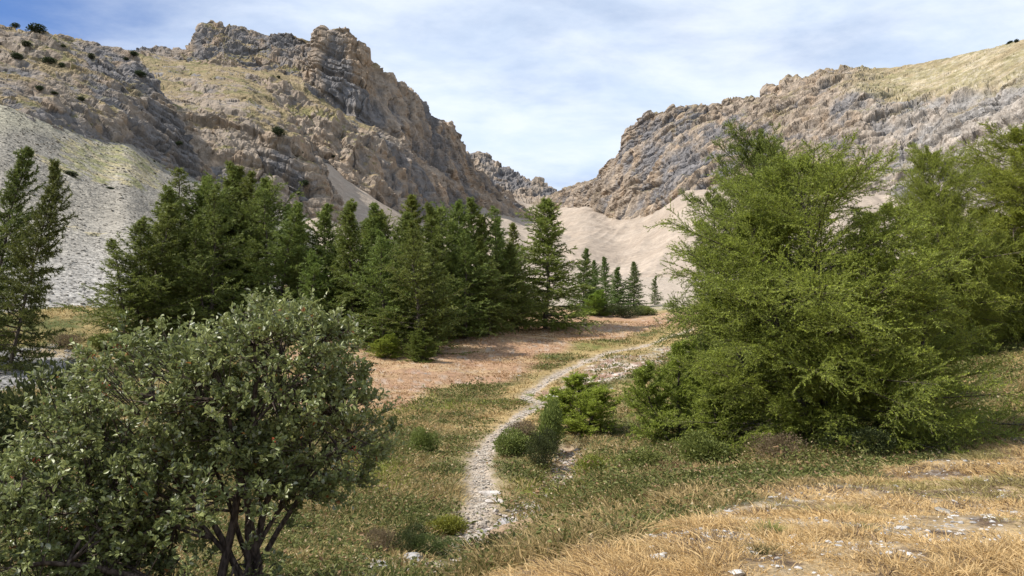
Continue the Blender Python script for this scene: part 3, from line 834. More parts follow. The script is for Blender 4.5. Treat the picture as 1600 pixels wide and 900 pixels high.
def set_tint(root, c):
    for ch in root.children:
        if ch.name.startswith('crown'): ch.color = (*c, 1)


def z_on_ray(y, py):
    b = (450 - py) / FPX; return EYE + y * (b * cs + sn) / (cs - b * sn)


HP = 12.0; BR = C3(1.15, 1.1, .95)
PROTO = [];
for k in range(5):
    PROTO.append(larch_mesh(HP, [3.7, 3.2, 3.9, 3.3, 3.5][k], 100 + k, [150, 135, 160, 140, 120][k], 12, [22, 22, 22, 22, 19][k],
                            f0=[.03, .07, .02, .10, .06][k], prof=[lambda f: (1 - f) ** .75, lambda f: (1 - f) ** .6, lambda f: (1 - f) ** .85, lambda f: np.sin(np.pi * np.clip(f * .8 + .22, 0, 1)) ** .8, lambda f: (1 - f) ** .7][k],
                            e0=[-.25, -.1, -.3, .0, -.15][k], lean=[0, .03, 0, -.02, .02][k]))
PROTO.append(larch_mesh(HP, 4.1, 120, 105, 12, 16, f0=.04, prof=lambda f: (1 - f ** 1.6) ** .8 * .85, e0=-.1, e1=1.0, leaders=[(0, 0, 1, 1), (.3, .1, .82, .5)]))
PROTO.append(larch_mesh(HP, 3.0, 131, 90, 11, 14, f0=.16, prof=lambda f: (1 - f) ** .55, e0=-.35, e1=.6, lean=.03))
roots = [None] * 7


def plant_larch(k, pxb, d, pxt, pyt, wk, label, group, tint=None, sink=.1):
    b = ground_at(pxb, d); b[2] -= sink
    H = z_on_ray(b[1], pyt) - b[2]; xt = (pxt - 800) / FPX * ((b[1]) * cs + (b[2] + H - EYE) * sn)
    tilt = math.atan2(xt - b[0], H); sc = H / HP / math.cos(tilt)
    wk *= 1.08; s3 = (sc * wk, sc * wk, sc)
    rz = random.uniform(0, 6.28)
    if roots[k] is None:
        r = make_larch(label, PROTO[k]); roots[k] = r
        r.location = b; r.scale = s3; r['group'] = group
    else:
        r = copy_thing(roots[k], b, rz, s3, label=label, group=group)
    # lean in the picture's left-right sense whatever the spin
    q = Vector((0, 1, 0)); from_rot = __import__('mathutils').Matrix.Rotation(tilt, 3, q) @ __import__('mathutils').Matrix.Rotation(rz, 3, 'Z')
    r.rotation_euler = from_rot.to_euler()
    set_tint(r, BR * (C3(1, 1, 1) if tint is None else np.array(tint)))
    return r


GA, GB, GD = 'larches of the left grove', 'larches of the middle grove', 'small larches at the foot of the scree fan'
OL = ['first', 'second', 'third', 'fourth', 'fifth', 'sixth', 'seventh', 'eighth', 'ninth', 'tenth', 'eleventh', 'twelfth', 'thirteenth', 'fourteenth', 'fifteenth', 'sixteenth', 'seventeenth', 'eighteenth', 'nineteenth', 'twentieth', 'twenty-first', 'twenty-second']
plant_larch(1, -36, 43, 30, 232, .66, 'leftmost tall leaning larch, its crown cut by the photo edge', None or 'leaning larches at the left edge', (.72, .72, .75))
plant_larch(0, 14, 41, 86, 256, .58, 'leaning larch right beside the leftmost one, bare limbs showing against scree', 'leaning larches at the left edge', (.72, .72, .75))
LG = [(212, 54, 210, 345, 1.25), (236, 55, 241, 316, 1.1), (255, 58, 262, 291, 1.0), (276, 61, 301, 262, 1.0), (302, 63, 321, 277, .9), (330, 58, 336, 298, .9), (324, 65, 348, 252, .95), (350, 67, 374, 264, .9), (371, 66, 390, 273, .85), (394, 64, 412, 280, .9), (414, 62, 434, 297, .9), (432, 60, 447, 318, .95)]
for n, a in enumerate(LG):
    lab = ('%s treetop from the left in the left grove' % OL[n]).replace('first treetop from', 'low spreading larch at')
    plant_larch([5, 4, 1, 6, 3, 5, 2, 0, 1, 3, 6, 2][n], *a, lab + ', before the grey scree', GA, (.95, .95, .9))
MG = [(474, 64, 478, 356, 1.1), (494, 58, 488, 388, 1.15), (503, 66, 513, 322, 1.05), (528, 70, 528, 314, .9), (550, 59, 554, 325, 1.0), (577, 66, 580, 318, .9), (592, 68, 593, 331, .9), (600, 55, 600, 362, 1.05), (614, 62, 617, 336, .95), (640, 65, 643, 309, 1.0), (657, 54, 655, 350, 1.1), (673, 61, 674, 318, .9), (700, 63, 700, 322, .85), (718, 67, 717, 317, .85), (737, 68, 735, 313, .9), (756, 69, 756, 337, .85), (776, 70, 777, 330, .9), (791, 74, 792, 344, .9), (809, 80, 812, 354, .9)]
for n, a in enumerate(MG):
    plant_larch([5, 4, 0, 6, 2, 1, 3, 5, 4, 0, 5, 2, 6, 3, 0, 1, 6, 2, 4][n], *a, ('larch, %s treetop from the left in the dense middle grove' % OL[n]), GB, (.95, 1.0, .9) if n % 3 else (1.2, 1.15, .95))
for n, (a, t_) in enumerate([((628, 72, 628, 345, 1.0), 'behind the gap left of the centre'), ((688, 72, 688, 340, 1.0), 'just left of the tallest middle tops'), ((565, 73, 566, 345, 1.0), 'behind the left half'), ((538, 61, 537, 372, 1.1), 'at the left front'), ((728, 62, 728, 365, 1.1), 'at the right front'),
                             ((765, 64, 765, 372, 1.0), 'at its right front edge'), ((800, 70, 800, 382, 1.0), 'close left of the conical tree'), ((466, 60, 465, 400, 1.0), 'at the far left foot'), ((685, 56, 683, 395, 1.1), 'at the foremost middle')]):
    plant_larch([4, 5, 1, 3, 5, 2, 3, 5, 6][n], *a, 'lower larch filling the middle grove ' + t_, GB, (.9, .95, .88))
plant_larch(0, 852, 76, 854, 314, 1.28, 'tall conical larch standing forward at the right end of the middle grove', GB, (1.08, 1.05, .9))
for n, a in enumerate([(911, 95, 909, 391, .95), (930, 105, 928, 408, .9), (948, 110, 946, 402, .9), (966, 100, 967, 420, 1.2), (990, 112, 990, 410, 1.0), (1023, 118, 1022, 432, .95)]):
    plant_larch([2, 0, 1, 2, 0, 4][n], *a, ['tallest small larch just right of the conical tree, below the scree fan', 'second small larch right of the conical tree, below the scree fan', 'third small larch right of the conical tree, below the scree fan', 'broad low larch amid the small row below the scree fan',
                'fifth small larch right of the conical tree, narrow top', 'little lone larch at the right end of the row below the scree'][n], GD, (.72, .85, .8))
plant_larch(0, 466, 128, 466, 331, .9, 'tiny far larch in the gap between the two groves, right one', 'tiny larches between the groves', (.8, .9, .9))
plant_larch(1, 452, 122, 452, 322, .9, 'tiny far larch in the gap between the two groves, left one', 'tiny larches between the groves', (.8, .9, .9))

# the near larches on the right
NA, NB = C3(.125, .160, .028), C3(.36, .425, .065)
near = larch_mesh(7.6, 3.9, 7, 135, 18, 62, f0=.05, prof=lambda f: np.sqrt(np.clip(1 - f ** 1.7, 0, 1)) * .98, e0=-.20, e1=.62, ca=NA, cb=NB, near=True,
                  leaders=[(0, 0, 1, 1), (-.42, -.1, .80, .5), (.42, .05, .84, .5), (-.6, .15, .55, .3), (.62, -.15, .5, .3), (.1, -.5, .62, .35)], trunk_r=.17, curve=.04)
b0 = ground_at(1298, 17.0)
big = make_larch('huge bright green larch filling the right foreground, boughs reaching the ground', near); big.location = b0 - C3(0, 0, .1)
hb = z_on_ray(b0[1], 222) - b0[2]; big.scale = (hb / 7.6 * .92,) * 3
b1 = ground_at(1185, 24.0); h1 = z_on_ray(b1[1], 198) - b1[2]
t2 = copy_thing(big, b1, 2.1, (h1 / 7.6 * .60, h1 / 7.6 * .60, h1 / 7.6 * .92), label='slimmer bluish larch rising behind the left shoulder of the huge larch'); set_tint(t2, (.80, .88, 1.0))
b2 = ground_at(1640, 37.0); h2 = z_on_ray(b2[1], 172) - b2[2]
t3 = copy_thing(big, b2, 4.0, (h2 / 7.6 * .78, h2 / 7.6 * .78, h2 / 7.6 * .92), label='yellow-green larch at the right photo edge, uphill of the huge larch'); set_tint(t3, (1.08, 1.02, .85))
b3 = ground_at(1478, 34.0); h3 = z_on_ray(b3[1], 222) - b3[2]
t4 = copy_thing(big, b3, 1.0, (h3 / 7.6 * .50, h3 / 7.6 * .50, h3 / 7.6 * .92), label='narrow larch seen between the huge larch and the yellow-green one'); set_tint(t4, (1.0, 1.0, .9))
young = larch_mesh(2.7, 1.35, 21, 60, 9, 75, f0=.03, prof=lambda f: np.sqrt(np.clip(1 - f, 0, 1)), e0=.1, e1=.9, ca=NA, cb=NB, near=True, leaders=[(0, 0, 1, 1), (-.6, 0, .75, .6), (.5, .2, .7, .5)], trunk_r=.05)
y0 = make_larch('young feathery larch beside the left skirt of the huge larch', young, 'young_larch'); y0.location = ground_at(1062, 21.5); y0.scale = (1.15, 1.0, 1.12); y0['group'] = 'young larches'
y1 = copy_thing(y0, ground_at(908, 25.5), 2.0, (1.35, 1.2, .74), label='young larch bush right of the trail bend', group='young larches'); set_tint(y1, (1.15, 1.15, .95))
y2 = copy_thing(y0, ground_at(1120, 19.0), 4.0, (.9, .9, .8), label='low young larch touching the foot of the huge larch on its left', group='young larches')
y3 = copy_thing(y0, ground_at(606, 52), 1.0, (1.1, 1.1, .62), label='small bright young larch at the front foot of the middle grove', group='young larches'); set_tint(y3, (1.1, 1.1, .9))
y4 = copy_thing(y0, ground_at(936, 92), 1.0, (2.2, 1.5, 1.2), label='spreading green shrub-like larch under the small row right of the conical tree', group='young larches'); set_tint(y4, (.9, 1.05, .9))
y5 = copy_thing(y0, ground_at(655, 50.5), 5.0, (1.2, 1.2, .8), label='dark low larch scrub at the forward corner of the middle grove', group='young larches'); set_tint(y5, (.55, .6, .6))


# ------------------------------------------------------------------ broad leaves
def leaves(p, d, ln, wd, r, col, lift=.5):
    """folded oval leaves: p base, d direction; 6 verts, 2 quads"""
    N = len(p); ln = ln[:, None]; n = nrm(UP * lift + r.normal(0, .55, (N, 3))); s = nrm(np.cross(d, n)); n = np.cross(s, d)
    w_ = (wd[:, None]) / 2; f = n * w_ * .45
    V = np.stack([p, p + d * ln * .3 + s * w_ * .9 + f, p + d * ln * .68 + s * w_ * .85 + f, p + d * ln - n * ln * .08, p + d * ln * .68 - s * w_ * .85 + f, p + d * ln * .3 - s * w_ * .9 + f], 1).reshape(-1, 3)
    return V, tri_idx(N, 6, [(0, 1, 2, 3), (0, 3, 4, 5)]), np.repeat(col, 6, 0)


def whitebeam():
    r = np.random.default_rng(5)
    base = ground_at(395, 8.3); base[2] -= .05
    root = empty('whitebeam', base, label='big round whitebeam bush with glossy grey-green leaves and orange berries, lower left', cat='tree')
    blobs = [((430, 610), 8.3, 1.15, 1.15, 1.05), ((250, 640), 8.2, 1.15, 1.15, .92), ((505, 690), 8.5, .80, .9, .85), ((130, 770), 7.9, 1.0, 1.1, 1.0), ((330, 790), 7.9, 1.2, 1.1, 1.0), ((50, 860), 7.5, .95, 1.0, .95), ((300, 900), 7.6, 1.2, .9, .7), ((455, 560), 8.6, .72, .8, .72)]
    cen = np.array([P(*b[0], b[1]) - base for b in blobs]); rad = np.array([b[2:] for b in blobs])
    # stems fan out from the foot
    stems = []; S_pts = []
    for k in range(11):
        tgt = cen[k % 8] + r.normal(0, .35, 3); foot = C3(r.normal(0, .16), r.normal(0, .14), -.1)
        t = np.linspace(0, 1, 12)[:, None]; mid = (foot + tgt) / 2 + C3(0, 0, .35) * np.array([1, 1, 1]) + r.normal(0, .12, 3)
        Q = (1 - t) ** 2 * foot + 2 * t * (1 - t) * mid + t ** 2 * tgt + np.cumsum(r.normal(0, .018, (12, 3)), 0)
        stems.append(tubes(Q[None], (np.linspace(.055, .018, 12) * r.uniform(.7, 1.15))[None], 7)); S_pts.append(Q[3:])
    for k in range(44):
        a_ = S_pts[k % 11]; st_ = a_[r.integers(2, 8)]; tg = cen[(k % 11) % 8 if r.uniform() < .6 else r.integers(0, 8)] + nrm(r.normal(size=3)) * rad[(k % 11) % 8] * r.uniform(.3, .75)
        t = np.linspace(0, 1, 9)[:, None]; md = (st_ + tg) / 2 + C3(0, 0, .12) + r.normal(0, .1, 3)
        Q = (1 - t) ** 2 * st_ + 2 * t * (1 - t) * md + t ** 2 * tg + np.cumsum(r.normal(0, .012, (9, 3)), 0) * (t > 0)
        stems.append(tubes(Q[None], np.linspace(.020, .007, 9)[None], 5)); S_pts.append(Q[2:])
    SP = np.concatenate(S_pts)
    # shoots fill the crown, denser towards its skin
    A = []
    while len(A) < 1750:
        k = r.choice(8, p=rad.prod(1) / rad.prod(1).sum()); v = nrm(r.normal(size=3)); rr = r.uniform(.25, 1) ** .45
        q = cen[k] + v * rad[k] * rr * r.uniform(.85, 1.2); ins = max(1 - np.linalg.norm((q - cen[j]) / rad[j]) for j in range(8))
        if ins > .42 and r.uniform() < .75: continue
        # leave the belly open so the stems show
        if q[2] < 1.15 and -.9 < q[0] < 1.1 and r.uniform() < .9: continue
        if q[2] < .35 and q[0] > .2: continue
        A.append(np.concatenate([q, nrm(v * C3(1, 1, .7) + C3(0, 0, .75))]))
    A = np.array(A); tip, dr = A[:, :3], A[:, 3:]
    dd = ((tip[:, None] - SP[None]) ** 2).sum(-1) + .25 * np.maximum(0, SP[None, :, 2] - tip[:, None, 2] + .2); j = dd.argmin(1); st = SP[j]
    t = np.linspace(0, 1, 6)[None, :, None]; mid = (st + tip) / 2 - dr * .12 * np.linalg.norm(tip - st, axis=1)[:, None]
    Q = (1 - t) ** 2 * st[:, None] + 2 * t * (1 - t) * mid[:, None] + t ** 2 * tip[:, None]
    stems.append(tubes(Q, np.linspace(.010, .004, 6)[None] * np.ones((len(Q), 1)), 3))
    wv, wf, _ = join(stems); mk('trunk', wv, wf, M_bark2, root, smooth=True)
    SH = Stems(np.repeat(tip - dr * .05, 4, 0), np.repeat(dr, 4, 0) + r.normal(0, .5, (len(tip) * 4, 3)), r.uniform(.10, .30, len(tip) * 4), r.normal(0, .15, (len(tip) * 4, 3)))
    vt, ft = SH.wood(.0035, .5, 3, 3); mk('twigs', vt, ft, M_bark2, root)
    n = 8; i = np.repeat(np.arange(len(SH.L)), n); tt = np.tile(np.linspace(.15, 1, n), len(SH.L)); p = SH.at(i, tt); T = SH.tan(i, tt)
    d = nrm(T * .55 + nrm(np.cross(T, r.normal(size=(len(i), 3)))) * .9 + UP * .15)
    k = r.uniform(0, 1, len(i)); cl = np.repeat(r.uniform(0, 1, len(tip)), 4 * n)
    col = lerp(C3(.10, .13, .040), C3(.34, .375, .14), k * .45 + cl * .55)
    col = np.where((k > .93)[:, None], C3(.34, .36, .25), col); col = np.where(((k > .10) & (k < .105))[:, None], C3(.30, .14, .04), col)
    V, F, Cc = leaves(p, d, r.uniform(.042, .084, len(i)), r.uniform(.028, .050, len(i)), r, col)
    mk('crown', V, F, M_leaf, root, col=Cc)
    # berries in small clusters
    oct_v = np.array([(1, 0, 0), (-1, 0, 0), (0, 1, 0), (0, -1, 0), (0, 0, 1), (0, 0, -1)], float); oct_f = np.array([(0, 2, 4), (2, 1, 4), (1, 3, 4), (3, 0, 4), (2, 0, 5), (1, 2, 5), (3, 1, 5), (0, 3, 5)])
    front = np.flatnonzero((tip[:, 1] < np.median(tip[:, 1])) & (tip[:, 2] < 3.2)); pick = r.choice(front, 34, replace=False); first = None
    q = (tip[pick][:, None] + r.normal(0, .028, (34, 16, 3))).reshape(-1, 3); V = (q[:, None] + oct_v[None] * .0095).reshape(-1, 3)
    mk('berries', V, tri_idx(len(q), 6, oct_f.tolist()), M_berry, root, smooth=True)['kind'] = 'stuff'
    return root


M_bark2, t_ = mat_new('whitebeam bark'); o_ = t_.add('ShaderNodeTexCoord').outputs['Object']; n_ = t_.noise(t_.vmul(o_, (9, 9, 3)), 3, 5)
finish(t_, t_.mix(t_.rng(n_, .35, .7), (.045, .032, .026), (.17, .13, .11)), .8, t_.add('ShaderNodeBump', {'Height': n_, 'Strength': .5, 'Distance': .01}).outputs[0])
M_berry, t_ = mat_new('berries'); finish(t_, (.42, .085, .025, 1), .4, None, .5)
whitebeam()


def bush_mesh(seed, H, Rr, n, ln, ca, cb, wood_n=9, low=.0):
    r = np.random.default_rng(seed); k = r.integers(0, 5, n)
    lobes = np.concatenate([r.normal(0, .42, (5, 2)) * Rr, r.uniform(.35, .68, (5, 1)) * H], 1)
    v = nrm(r.normal(size=(n, 3))); p = lobes[k] + v * C3(Rr * .62, Rr * .62, H * .38) * (r.uniform(.2, 1, (n, 1)) ** .5); p[:, 2] = np.maximum(p[:, 2], .02)
    d = nrm(v + UP * .4 + r.normal(0, .4, (n, 3))); kk = r.uniform(0, 1, n); ck = r.uniform(0, 1, 5)[k]
    L_ = leaves(p, d, ln * r.uniform(.7, 1.3, n), ln * .6 * r.uniform(.7, 1.2, n), r, lerp(ca, cb, kk * .7 + ck * .3))
    a = np.stack([r.normal(0, .07, wood_n), r.normal(0, .07, wood_n), np.zeros(wood_n) - .05], -1); b = p[r.integers(0, n, wood_n)]
    t = np.linspace(0, 1, 5)[None, :, None]; Q = a[:, None] * (1 - t) + b[:, None] * t
    return tubes(Q, np.linspace(.022, .006, 5)[None] * np.ones((wood_n, 1)) * H, 4), L_


BUSH = {}
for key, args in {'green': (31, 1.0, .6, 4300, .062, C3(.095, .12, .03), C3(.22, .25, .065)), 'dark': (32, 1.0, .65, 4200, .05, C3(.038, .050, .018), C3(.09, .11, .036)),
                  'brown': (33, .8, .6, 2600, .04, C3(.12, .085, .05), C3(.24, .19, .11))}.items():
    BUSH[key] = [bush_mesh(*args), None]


def bush(key, pos, sc, label, group='low bushes in the meadow', tint=None):
    (w_, l_), src = BUSH[key]
    if src is None:
        r = empty('bush', pos, label=label, cat='bush', group=group)
        mk('stems', w_[0], w_[1], M_bark, r); mk('crown', l_[0], l_[1], M_herb, r, col=l_[2]); r.scale = sc; BUSH[key][1] = r
    else: r = copy_thing(src, pos, random.uniform(0, 6), sc, label=label, group=group)
    if tint: set_tint(r, tint)
    return r


for key, px, d, sc, lab, *xtra in [
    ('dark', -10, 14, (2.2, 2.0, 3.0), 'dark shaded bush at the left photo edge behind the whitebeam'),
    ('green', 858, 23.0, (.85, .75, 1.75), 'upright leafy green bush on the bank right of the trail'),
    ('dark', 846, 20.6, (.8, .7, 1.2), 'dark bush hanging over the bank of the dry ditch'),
    ('green', 800, 22.0, (1.2, 1.0, .9), 'low mound of green bush between trail and ditch'),
    ('brown', 812, 25.0, (1.1, 1.0, .9), 'faded brown bush on the mound right of the trail'),
    ('green', 665, 23.0, (.8, .8, .9), 'grey-green bush in the meadow left of the trail'),
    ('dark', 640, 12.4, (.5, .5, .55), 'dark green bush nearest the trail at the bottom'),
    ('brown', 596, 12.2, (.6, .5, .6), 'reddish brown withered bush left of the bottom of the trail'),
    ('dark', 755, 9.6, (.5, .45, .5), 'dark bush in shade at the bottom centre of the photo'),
    ('brown', 1225, 14.6, (1.1, 1.0, .9), 'withered brown bush at the foot of the huge larch, left of its trunk'),
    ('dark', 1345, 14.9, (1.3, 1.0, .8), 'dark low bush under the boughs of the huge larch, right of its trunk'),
    ('green', 1110, 16.6, (1.3, 1.0, .9), 'green bush in tall grass left of the huge larch foot'),
    ('green', 1010, 17.5, (1.3, 1.0, .7), 'broad low green bush in the herbs below the young larch'),
    ('brown', 95, 50, (2.8, 2.2, 1.5), 'brown withered bush beneath the leaning larches'),
    ('green', 175, 51, (2.8, 2.2, 1.2), 'green bush between the leaning larches and the left grove'),
    ('dark', 230, 50, (3.4, 2.5, 1.5), 'dark low bush at the left foot of the left grove'),
    ('dark', 975, 92, (4.5, 3, 2.0), 'dark round juniper-like bush under the small row of larches'),
    ('green', 1008, 97, (3.2, 3, 1.6), 'round green bush left of the little lone larch'),
    ('green', 930, 18.5, (.8, .7, .6), 'small yellow-green bush on the slope right of the ditch', 'low bushes in the meadow', (1.25, 1.15, .8)),
    ('green', 700, 14.0, (.8, .7, .45), 'yellow-green low bush just left of the trail foot', 'low bushes in the meadow', (1.3, 1.2, .7)),
    ('dark', 690, 12.2, (.7, .6, .5), 'dull green bush left of the trail foot, nearer than the yellow-green one', 'low bushes in the meadow', (1.4, 1.4, 1.2)),
    ('brown', 1060, 15.0, (.8, .7, .6), 'pale withered clump in the herbs above the dry bank', 'low bushes in the meadow', (1.3, 1.2, 1.0)),
    ('brown', 1575, 38, (2.2, 2, 1.3), 'brown bush on the slope under the yellow-green larch'),
]:
    bush(key, ground_at(px, d) - C3(0, 0, .05), sc, lab, *xtra)

# scrub on the mountain sides
SC = [(20, 40, 8, 'small dark shrub on the skyline at the far left'), (55, 43, 17, 'large dark shrub on the left skyline'), (45, 68, 11, 'dark shrub below the large skyline shrub'), (30, 86, 14, 'wide dark shrub low on the left hillside near the photo edge'),
      (77, 94, 12, 'dark shrub in the middle of the left hillside'), (98, 100, 7, 'small shrub right of the mid-hillside one'), (100, 70, 5, 'tiny shrub under the left crest'), (143, 87, 8, 'dark shrub beneath the crest of the left hill'), (64, 136, 9, 'shrub on the grass near the lower left rocks'),
      (86, 142, 8, 'flat shrub on the grass above the lower left rocks'), (128, 152, 9, 'shrub on the steep edge above the scree slope'), (211, 82, 9, 'dark shrub on the notch of the left skyline'), (198, 90, 6, 'small shrub just left of the notch'), (222, 118, 9, 'upright dark shrub on the edge of the left hill'),
      (438, 207, 13, 'dark wide shrub on the crest of the rock buttress'), (281, 224, 6, 'small shrub on the face of the rock buttress'), (523, 243, 4, 'tiny shrub at the foot of the great cliff'), (474, 239, 4, 'tiny shrub below the crest shrub'), (478, 288, 12, 'dark shrub on the lower right of the buttress'), (468, 299, 9, 'dark shrub just below left of another on the buttress'),
      (434, 118, 5, 'tiny shrub on the ledge below the peak'), (113, 268, 16, 'flat green juniper on the scree slope'), (243, 250, 3, 'tiny lone shrub on the scree slope'), (175, 290, 9, 'flat little juniper low on the scree slope'), (1575, 65, 5, 'left one of two shrubs on the right skyline'), (1586, 62, 6, 'right one of two shrubs on the right skyline')]
jm = bush_mesh(77, 1.0, .62, 1100, .11, C3(.020, .032, .014), C3(.05, .066, .028)); jroot = None
for px, py, s_, lab in SC:
    q, dd_ = on_mountain(px, py + s_ * .3); k = s_ * dd_ / FPX * 1.25; flat = .45 if 'flat' in lab else .85
    if jroot is None:
        jroot = empty('juniper_shrub', q, label=lab, cat='shrub', group='shrubs dotted over the mountain sides')
        mk('stems', jm[0][0], jm[0][1], M_bark, jroot); mk('crown', jm[1][0], jm[1][1], M_herb, jroot, col=jm[1][2]); r_ = jroot
    else: r_ = copy_thing(jroot, q, random.uniform(0, 6), 1, label=lab, group='shrubs dotted over the mountain sides')
    r_.scale = (k * random.uniform(.8, 1.5), k, k * flat * random.uniform(.75, 1.15)); r_.location.z -= k * .15

# ------------------------------------------------------------------ stones
ph = (1 + 5 ** .5) / 2
ICO = nrm(np.array([(-1, ph, 0), (1, ph, 0), (-1, -ph, 0), (1, -ph, 0), (0, -1, ph), (0, 1, ph), (0, -1, -ph), (0, 1, -ph), (ph, 0, -1), (ph, 0, 1), (-ph, 0, -1), (-ph, 0, 1)]))
ICF = [(0, 11, 5), (0, 5, 1), (0, 1, 7), (0, 7, 10), (0, 10, 11), (1, 5, 9), (5, 11, 4), (11, 10, 2), (10, 7, 6), (7, 1, 8), (3, 9, 4), (3, 4, 2), (3, 2, 6), (3, 6, 8), (3, 8, 9), (4, 9, 5), (2, 4, 11), (6, 2, 10), (8, 6, 7), (9, 8, 1)]


def stones(xy, size, seed, ca, cb, flat=.5, zf=Hn):
    r = np.random.default_rng(seed); N = len(xy); z = zf(xy[:, 0], xy[:, 1])
    jit = r.uniform(.6, 1.25, (N, 12, 1)); an = r.uniform(0, 6.28, N); sc = size[:, None, None] * np.stack([r.uniform(.8, 1.4, N), r.uniform(.6, 1.0, N), flat * r.uniform(.6, 1.3, N)], -1)[:, None]
    v = ICO[None] * jit * sc; c_, s_ = np.cos(an)[:, None], np.sin(an)[:, None]
    v = np.stack([v[..., 0] * c_ - v[..., 1] * s_, v[..., 0] * s_ + v[..., 1] * c_, v[..., 2]], -1)
    v += np.stack([xy[:, 0], xy[:, 1], z + size * .12], -1)[:, None]
    col = lerp(ca, cb, r.uniform(0, 1, N))
    return v.reshape(-1, 3), tri_idx(N, 12, ICF), np.repeat(col, 12, 0)


def scatter(n, a0, a1, r0, r1, pw, seed):
    r = np.random.default_rng(seed); a = R(1) * r.uniform(a0, a1, n); u = r.uniform(0, 1, n)
    rr = (r0 ** pw + u * (r1 ** pw - r0 ** pw)) ** (1 / pw)
    return rr * np.sin(a), rr * np.cos(a), rr


gr = []
x, y, rr = scatter(60000, -50, 50, 2.5, 22, .6, 1); zn = zones(x, y); p3 = np.stack([x, y, x * 0], -1)
k = (zn['spur'] > .5) & (fbm(p3, .9, 3, 93) > .47) & (rng.uniform(size=len(x)) < .30)
gr.append(stones(np.stack([x, y], -1)[k], rng.uniform(.006, .026, k.sum()) * np.exp(rng.normal(0, .35, k.sum())), 2, C3(.36, .34, .32), C3(.60, .58, .55)))
tt = rng.uniform(0, len(pathp) - 1.01, 9000) ** 1.0; i_ = tt.astype(int); f_ = (tt - i_)[:, None]; pc = pathp[i_, :2] * (1 - f_) + pathp[i_ + 1, :2] * f_; pw_ = pathw[i_]
pc = pc + rng.normal(0, .55, (len(pc), 2)) * pw_[:, None]; gr.append(stones(pc, rng.uniform(.010, .038, len(pc)) * np.exp(rng.normal(0, .45, len(pc))), 3, C3(.26, .22, .18), C3(.50, .45, .38)))
tt = rng.uniform(0, 4.9, 900); i_ = tt.astype(int); f_ = (tt - i_)[:, None]; pc = ditch[i_, :2] * (1 - f_) + ditch[i_ + 1, :2] * f_ + rng.normal(0, .28, (900, 2))
gr.append(stones(pc, rng.uniform(.02, .09, 900), 4, C3(.28, .23, .19), C3(.52, .47, .42)))
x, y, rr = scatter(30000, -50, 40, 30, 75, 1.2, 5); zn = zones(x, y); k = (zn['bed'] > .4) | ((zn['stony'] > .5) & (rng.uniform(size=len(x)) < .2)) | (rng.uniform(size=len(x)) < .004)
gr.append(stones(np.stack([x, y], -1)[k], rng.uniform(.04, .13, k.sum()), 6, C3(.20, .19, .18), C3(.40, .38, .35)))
x, y, rr = scatter(5000, -28, 12, 8.5, 16, 1, 8); k = (y < 12.2) & (x > -2.5) & (x < 1.2) & (rng.uniform(size=len(x)) < .35)
gr.append(stones(np.stack([x, y], -1)[k], rng.uniform(.02, .08, k.sum()), 9, C3(.28, .26, .24), C3(.5, .48, .45)))
def on_grid(G, n, seed, pw):
    r = np.random.default_rng(seed); i = ((G.shape[0] - 2) * r.uniform(0, 1, n) ** pw).astype(int); j = r.integers(60, G.shape[1] - 2, n); a, b = r.uniform(0, 1, (2, n, 1))
    return G[i, j] * (1 - a) * (1 - b) + G[i + 1, j] * a * (1 - b) + G[i, j + 1] * (1 - a) * b + G[i + 1, j + 1] * a * b
q = on_grid(SCG, 16000, 3, 1.3); dq = np.linalg.norm(q, axis=1); V, F, Cc = stones(q[:, :2], rng.uniform(.04, .14, len(q)) * (.5 + dq / 160) * np.exp(rng.normal(0, .4, len(q))), 31, C3(.23, .21, .18), C3(.36, .335, .29), .45, lambda a, b: q[:, 2])
tag(mk('scree_stones', V, F, M_stone, col=Cc), 'loose angular stones lying all over the left scree slope', kind='stuff')
V, F, Cc = join(gr); tag(mk('gravel', V, F, M_stone, col=Cc), 'loose pale gravel on trail, bank and dry slope', kind='stuff')


def rock(px, d, size, label, flat=.55, seed=0, col=C3(.46, .42, .38), asp=1.4):
    r = np.random.default_rng(seed + 500); b = ground_at(px, d)
    import bmesh
    bm = bmesh.new(); bmesh.ops.create_icosphere(bm, subdivisions=4, radius=1.0); V = np.array([v.co[:] for v in bm.verts]); F = np.array([[v.index for v in f.verts] for f in bm.faces]); bm.free()
    for _ in range(9):   # chip flat faces off the block
        n = nrm(r.normal(size=3)); h = r.uniform(.55, .85); e = V @ n - h; V = V - np.maximum(e, 0)[:, None] * n
    V = V * (1 + .10 * (fbm(V + seed, .5, 3, seed) - .5))[:, None] * C3(asp, 1, flat) * size
    o = mk('rock', V, F, M_stone, col=np.broadcast_to(col, V.shape) * (.85 + .3 * fbm(V, size * .5, 3, seed))[:, None], smooth=False)
    o.location = b + C3(0, 0, size * flat * .25); o.rotation_euler = (r.normal(0, .1), r.normal(0, .1), r.uniform(0, 6))
    return tag(o, label, 'rock', 'rocks lying along trail and slope')


rock(1032, 5.15, .085, 'largest pale rock in dry grass at the bottom, right of centre', .6, 1, C3(.50, .49, .47))
rock(1019, 5.6, .028, 'small white rock just above the largest pale rock', .7, 2, C3(.6, .59, .57))
rock(1240, 5.9, .05, 'flat pale rock half buried in dry grass, lower right', .4, 3, C3(.44, .41, .37))
rock(1410, 6.6, .06, 'small pale rock in straw grass further right', .45, 4, C3(.55, .53, .5))
rock(1480, 7.8, .12, 'flat slab half hidden in the straw at the right', .22, 5, C3(.38, .35, .3), 1.8)
rock(765, 17.7, .22, 'flat slab lying on the trail at its widest point', .35, 6, asp=1.7)
rock(776, 16.8, .20, 'slab below the widest part of the trail', .4, 7, asp=1.5)
rock(789, 15.3, .19, 'rounded grey rock where ditch meets trail', .7, 8, C3(.36, .34, .33))
rock(814, 15.2, .24, 'flat tan rock in the dry ditch', .4, 9, asp=1.6)
